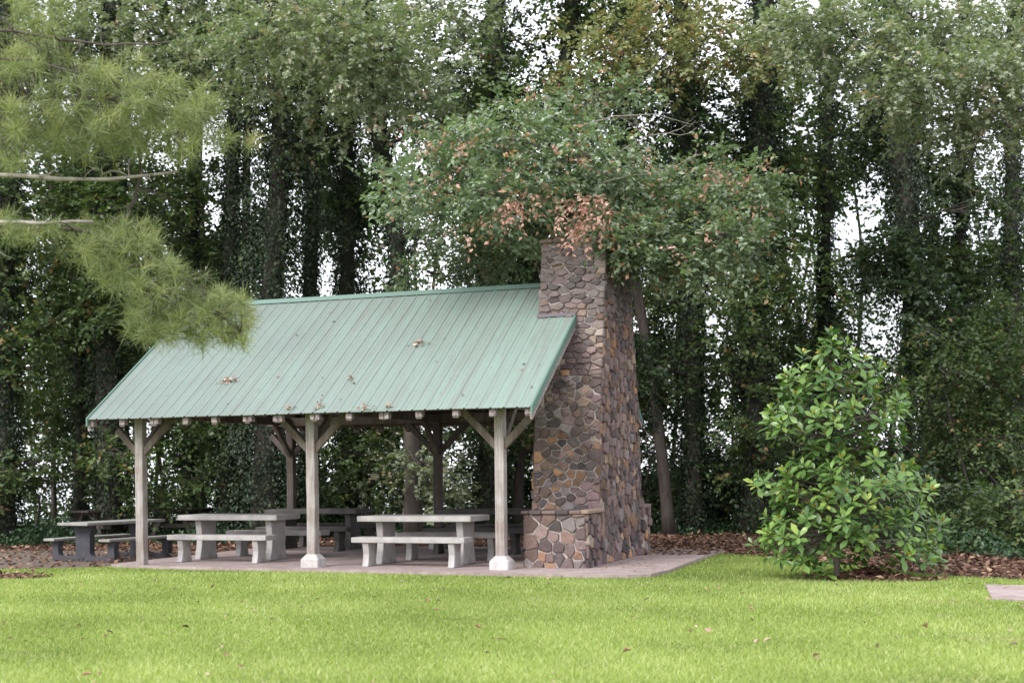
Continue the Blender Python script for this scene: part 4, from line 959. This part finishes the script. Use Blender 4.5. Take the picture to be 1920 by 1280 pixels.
for v, ul, ur, nb in SIL:
    nb = int(nb*1.35)
    for k in range(nb):
        a = k*2.399+v*.37; q = rng.uniform(.35, 1.0)**.5 if k > 3 else rng.uniform(0, .5)
        hw_ = (ur-ul)/2/ppm; uc = (ul+ur)/2
        tip = at(uc, v+rng.uniform(-14, 14), md)+RGT0*math.cos(a)*hw_*q*(1.13 if v < 850 else 1.06)+FWD*math.sin(a)*hw_*q*.85
        if v > 1010 and abs(math.cos(a)*hw_*q) < .38 and math.sin(a) < .5: continue
        if tip[2] < LZ+.2: tip[2] = LZ+.2
        dz = .22*hw_*q+.05; k0 = int(np.clip(np.argmin(np.abs(tpts[:, 2]-max(tip[2]-dz, LZ+.5))), 1, 14)); base = tpts[k0]
        B = bezier(base, tip, .05, 7, (0, 0, -.05)); mb.tube(B, np.linspace(.009, .004, 7), 5); tips.append((tip, unit(B[-1]-B[-3])))
at_origin(mb.build('trunk', BARKL, None, True), mag)
Ps, Ts, Ns, Ss, Rs = [], [], [], [], []; bP, bT, bN = [], [], []
for tip, dr in tips:
    axis = unit(dr*.6+np.array([0, 0, .7])-FWD*.15+rng.normal(size=3)*.25); e1 = unit(np.cross(axis, [1, .2, .1])); e2 = np.cross(axis, e1)
    nl = rng.integers(8, 14); ph = rng.random()*6.28; rb = rng.normal(.45, .15)
    for j in range(nl):
        a = ph+j*2.399; el = .95-1.35*j/nl+rng.normal()*.15      # upper young leaves upright, lower ones drooping outwards
        o = math.cos(a)*e1+math.sin(a)*e2; tdir = o*math.cos(el)+axis*math.sin(el)
        Ps.append(tip-axis*(.012*j)+o*.008); Ts.append(tdir+np.array([0, 0, -.12])); Ns.append(axis*math.cos(el)-o*math.sin(el)+rng.normal(size=3)*.22)
        Ss.append(rng.uniform(.115, .195)*(.7 if j < 2 else 1)); Rs.append(np.clip(rb+.25*(1-j/nl)-.1+rng.normal()*.12, 0, .97))
    if rng.random() < .4:
        for j in range(3): bP.append(tip+axis*.01); bT.append(axis+rng.normal(size=3)*.3); bN.append(rng.normal(size=3))
at_origin(leaves('crown', np.array(Ps), np.array(Ts), np.array(Ns), np.array(Ss), G['magnolia'], 'oval', np.array(Rs)), mag)
at_origin(leaves('leaf_buds', np.array(bP), np.array(bT), np.array(bN), .07, G['bud'], 'oval'), mag)
# heap of dead magnolia leaves at its foot
hp0 = ground_at(1630, 1082, LZ); hp = empty('leaf_pile', tuple(hp0)); tag(hp, 'low pile of dark brown dead leaves at the foot of the magnolia', 'leaf pile')
n = 420; q = rng.normal(size=(n, 2))*np.array([.2, .12]); z = .13*np.exp(-(q[:, 0]**2/.05+q[:, 1]**2/.02))*rng.random(n)
P = np.stack([q[:, 0], q[:, 1], z+.01], 1)
lm_ = leafmat('dead_leaf', [(0, (.04, .018, .012)), (.6, (.11, .05, .032)), (1, (.22, .12, .08))], rough=.7, trans=.05, tcol=(1, 1, 1))
leaves('dead_leaves', P, rng.normal(size=(n, 3))*np.array([1, 1, .35]), rng.normal(size=(n, 3))*.5+np.array([0, 0, 1]), rng.uniform(.09, .16, n), lm_, 'oval', parent=hp)

# ------------------------------------------------------------------ pine boughs in front at the left
PD = 12.2
pb = at(-420, 1100, PD); pb[2] = LZ-.05; pine = empty('pine_tree', tuple(pb)); tag(pine, 'long needled pine whose boughs hang in from the upper left', 'tree')
mb = MB(); tr = interp_path([pb, at(-410, 600, PD), at(-420, 100, PD), at(-415, -500, PD)], 14); mb.tube(tr, np.linspace(.2, .14, 14), 12, .06)
at_origin(mb.build('trunk', BARK, None, True), pine)
def bough(pts, r0, r1, mat, dd=0):
    Q = interp_path([at(u, v, PD+dd+(w if w else 0)) for u, v, w in pts], 18); Q[1:-1] += rng.normal(size=(16, 3))*.012
    m_ = MB(); m_.tube(Q, np.linspace(r0, r1, 18)*rng.uniform(.82, 1.2, 18), 8, .12); 
    for k in range(12):
        i = rng.integers(5, 17); e_ = Q[i]+rng.normal(size=3)*np.array([.16, .12, .13])+RGT0*.1; B_ = bezier(Q[i], e_, .12, 5); m_.tube(B_, np.linspace(.007, .0025, 5), 4)
        m_.tube(bezier(B_[3], B_[3]+rng.normal(size=3)*.09, .1, 4), np.linspace(.004, .0015, 4), 4)
    at_origin(m_.build('bough', mat, None, True), pine); return Q
bough([(-415, 330, 0), (-150, 322, 0), (0, 326, 0), (60, 330, 0), (150, 339, 0), (220, 335, .1), (290, 326, .1), (333, 322, .1)], .035, .012, BARKP)
bough([(-415, 440, 0), (-100, 425, 0), (0, 420, 0), (90, 418, 0), (175, 416, 0)], .032, .012, BARKP)
bough([(-415, 60, 0), (-50, 50, 0), (60, 64, 0), (150, 78, 0), (260, 82, 0), (325, 78, 0)], .028, .006, BARKL)
bough([(-415, 100, 0), (0, 105, 0), (80, 115, 0), (150, 138, 0)], .022, .006, BARKL)
b1 = bough([(-415, 520, .2), (-150, 450, .2), (60, 425, .2), (200, 430, .1), (300, 480, 0), (390, 560, -.1), (450, 620, -.2)], .035, .008, TWIG)
b2 = bough([(-415, 200, .3), (-50, 200, .3), (100, 180, .3), (250, 190, .3), (380, 220, .2)], .03, .008, TWIG)
b3 = bough([(200, 430, .1), (240, 400, .3), (268, 330, .4), (262, 270, .4), (250, 220, .4)], .018, .008, TWIG)
tufts = []; tb = MB()
def puff(u, v, ru, rv, n, dd=0, par=None):
    n = int(n*1.4); ru *= 1.06; rv *= 1.08
    for k in range(n):
        a = rng.random()*6.28; q = rng.random()**.5; uu = u+ru*q*math.cos(a); vv = v+rv*q*math.sin(a)
        c = at(uu, vv, PD+dd+rng.uniform(-.55, .55)); tufts.append((c, unit(RGT0*rng.uniform(-.2, .9)+np.array([0, 0, rng.uniform(-.3, .9)])+FWD*rng.uniform(-.7, .4))))
        if par is not None and rng.random() < .55:
            s = par[np.argmin(((par-c)**2).sum(1))]; tb.tube(bezier(s, c, .08, 5), np.linspace(.007, .003, 5), 4)
puff(60, 190, 90, 75, 34, par=b2); puff(190, 200, 100, 70, 42, par=b2); puff(310, 200, 90, 62, 38, par=b2); puff(30, 275, 60, 30, 14, par=b2); puff(170, 265, 120, 25, 18, par=b2); puff(390, 230, 55, 45, 13, par=b2); puff(320, 270, 80, 25, 14, par=b2)
puff(40, 40, 70, 45, 14, .3, par=b2); puff(10, 110, 40, 40, 8, .3, par=b2); puff(470, 260, 18, 14, 2, .2, par=b2)
puff(190, 430, 110, 18, 16, par=b1); puff(250, 490, 85, 45, 40, par=b1); puff(330, 560, 85, 50, 46, par=b1); puff(400, 590, 70, 45, 34, par=b1); puff(270, 590, 42, 34, 15, par=b1); puff(180, 470, 60, 24, 12, par=b1); puff(30, 425, 45, 22, 8, par=b1); puff(355, 625, 85, 16, 12, par=b1); puff(440, 610, 34, 32, 10, par=b1)
puff(90, 120, 110, 40, 12, .3, b2); puff(230, 130, 100, 30, 12, .3, b2); puff(140, 230, 150, 40, 16, .2, b2); puff(60, 20, 90, 25, 8, .3, b2)
at_origin(tb.build('twigs', TWIG, None, True), pine)
nn = 62; C0 = np.repeat(np.array([c for c, _ in tufts]), nn, 0); D0 = np.repeat(np.array([d for _, d in tufts]), nn, 0); n = len(C0)
st_ = rng.random((n, 1)); Cb = C0-D0*.10*st_
Tn = unit(D0*rng.uniform(-.1, 1.0, (n, 1))+unit(rng.normal(size=(n, 3)))*.85); Ln = rng.uniform(.11, .19, n)[:, None]
wv = unit(np.cross(Tn, rng.normal(size=(n, 3))))*.0016; mid = Cb+Tn*Ln*.6; end = Cb+Tn*Ln+np.array([0, 0, -.018])*rng.random((n, 1))
V = np.stack([Cb-wv, Cb+wv, mid+wv, mid-wv, end], 1).reshape(-1, 3); b = np.arange(n)[:, None]*5
rr = np.clip(np.repeat(rng.normal(.5, .17, len(tufts)), nn)+rng.normal(0, .12, n), 0, 1)
at_origin(mesh_np('needles', V, [b+np.array([[0, 1, 2, 3]]), b+np.array([[3, 2, 4]])], G['needle'], None, np.concatenate([rr, rr])), pine)

# ------------------------------------------------------------------ leaves fallen on roof and lawn
def roof_pt(u, v):
    """where the sight line meets the front roof slope"""
    r = FWD+RGT*((u-960)/F)+UPV*((HY-v)/F); n_ = np.array([0, -SLP, 1.0]); p0 = np.array([0, -AF, EZ+.022]); return CAM+r*(np.dot(p0-CAM, n_)/np.dot(r, n_))
GR = 'clumps of dead leaves lying on the roof'
for (u, v, sx, sy, n, lab) in ((425, 715, .13, .045, 46, 'large tan clump of dead leaves on the left half of the roof'), (785, 645, .08, .05, 30, 'brown clump of leaves and twigs high on the right half of the roof'),
        (543, 766, .05, .03, 13, 'leftmost small leaf clump caught along the roof eave'), (597, 763, .06, .05, 20, 'leaf clump with a sprig of green caught along the eave above the middle front post'), (683, 765, .09, .04, 20, 'scattered leaf clump by the eave right of the middle front post'), (730, 763, .03, .02, 7, 'tiny leaf clump by the eave furthest to the right'),
        (657, 711, .05, .025, 8, 'small pale leaf clump in the middle of the roof')):
    c = roof_pt(u, v); e = empty('leaf_clump', tuple(c)); tag(e, lab, 'leaves', GR)
    q = rng.normal(size=(n, 2))*np.array([sx, sy])*.8; P = np.stack([q[:, 0], q[:, 1], q[:, 1]*SLP+rng.random(n)*.035], 1)
    leaves('dead_leaves', P, rng.normal(size=(n, 3))*np.array([1, .7, .5]), rng.normal(size=(n, 3))*.5+np.array([0, -SLP, 1]), rng.uniform(.035, .08, n), G['tanleaf'], 'diamond', parent=e)
def leaf_mesh(name, mat, tpl, s, r):
    V, Fc, k = leaf_geo(np.zeros((1, 3)), np.array([[1., 0, .1]]), np.array([[0, 0, 1.]]), s, tpl)
    V[:, 2] += np.abs(V[:, 1])*.35; V[:, 0] -= s/2
    return mesh_np(name, V, Fc, mat, None, np.full(len(Fc), r))
kinds = [('tan', G['tanleaf'], 'oval', .1, .75, 'pale tan dry leaf lying on the lawn'), ('brown', G['litter'], 'oval', .12, .3, 'dark brown curled leaf lying on the lawn'), ('orange', G['russet'], 'lobed', .09, .8, 'small orange leaf lying on the lawn'), ('pink', G['russet'], 'diamond', .11, .45, 'reddish leaf lying on the lawn')]
protos = [leaf_mesh('fallen_leaf', k[1], k[2], k[3]*1.25, k[4]) for k in kinds]; used = [False]*4; cnt = 0
x, y, d = view_pts(4000, 8.9, 19.5, 960)
k = inside(LAWNP, x, y) & ~inside(SLABP, x, y); x, y = x[k], y[k]
order = np.argsort(rng.random(len(x)))
for i in order[:150]:
    kk = rng.choice(4, p=[.34, .22, .22, .22]); o = protos[kk] if not used[kk] else protos[kk].copy()
    if used[kk]: COL.objects.link(o)
    used[kk] = True; o.location = (x[i], y[i], LZ+.028+rng.random()*.015); o.rotation_euler = (rng.normal()*.3, rng.normal()*.3, rng.random()*6.28); s = rng.uniform(.3, .72)*(.8 if kk == 1 else 1); o.scale = (s, s*rng.uniform(.6, 1.2), s*rng.uniform(.6, 2))
    rel = np.array([x[i], y[i], 0])-CAM; dp_ = float(rel@FWD); sx_ = float(rel@RGT0)/dp_*F
    zone = ('near the bottom edge' if dp_ < 11 else ('across the middle of the lawn' if dp_ < 14.5 else 'close to the paving'))+', '+('far left' if sx_ < -570 else 'left' if sx_ < -190 else 'centre' if sx_ < 190 else 'right' if sx_ < 570 else 'far right')
    tag(o, kinds[kk][5].replace(' lying on the lawn', '')+' on the grass '+zone, 'leaf', kinds[kk][0]+' leaves fallen on the lawn')
kinds2 = leaf_mesh('fallen_leaf', G['tanleaf'], 'lobed', .09, .4); first = True
for i in range(38):
    u = rng.uniform(300, 1040); v = rng.uniform(560, 770); c = roof_pt(u, v)
    if not (-6.5 < c[0] < .6 and -.5 < c[1] < (2.4 if c[0] < 0 else 1.5)): continue
    o = kinds2 if first else kinds2.copy()
    if not first: COL.objects.link(o)
    first = False; o.location = tuple(c); o.rotation_euler = (math.atan(SLP), 0, rng.random()*6.28); s = rng.uniform(.3, .75); o.scale = (s, s, s); tag(o, 'small dry leaf lying flat on the green metal roof', 'leaf', 'single leaves on the roof')
first = True; k3 = leaf_mesh('fallen_leaf', G['russet'], 'diamond', .09, .7)
for i in range(46):
    c = ground_at(rng.uniform(1125, 1260), rng.uniform(1040, 1078), .012)
    if not inside(SLABP, np.array([c[0]]), np.array([c[1]]))[0] or c[0] < 1.25: continue
    o = k3 if first else k3.copy()
    if not first: COL.objects.link(o)
    first = False; o.location = tuple(c); o.rotation_euler = (0, 0, rng.random()*6.28); s = rng.uniform(.4, .9); o.scale = (s, s, s); tag(o, 'orange brown leaf on the paving at the foot of the chimney', 'leaf', 'leaves on the paving by the chimney')
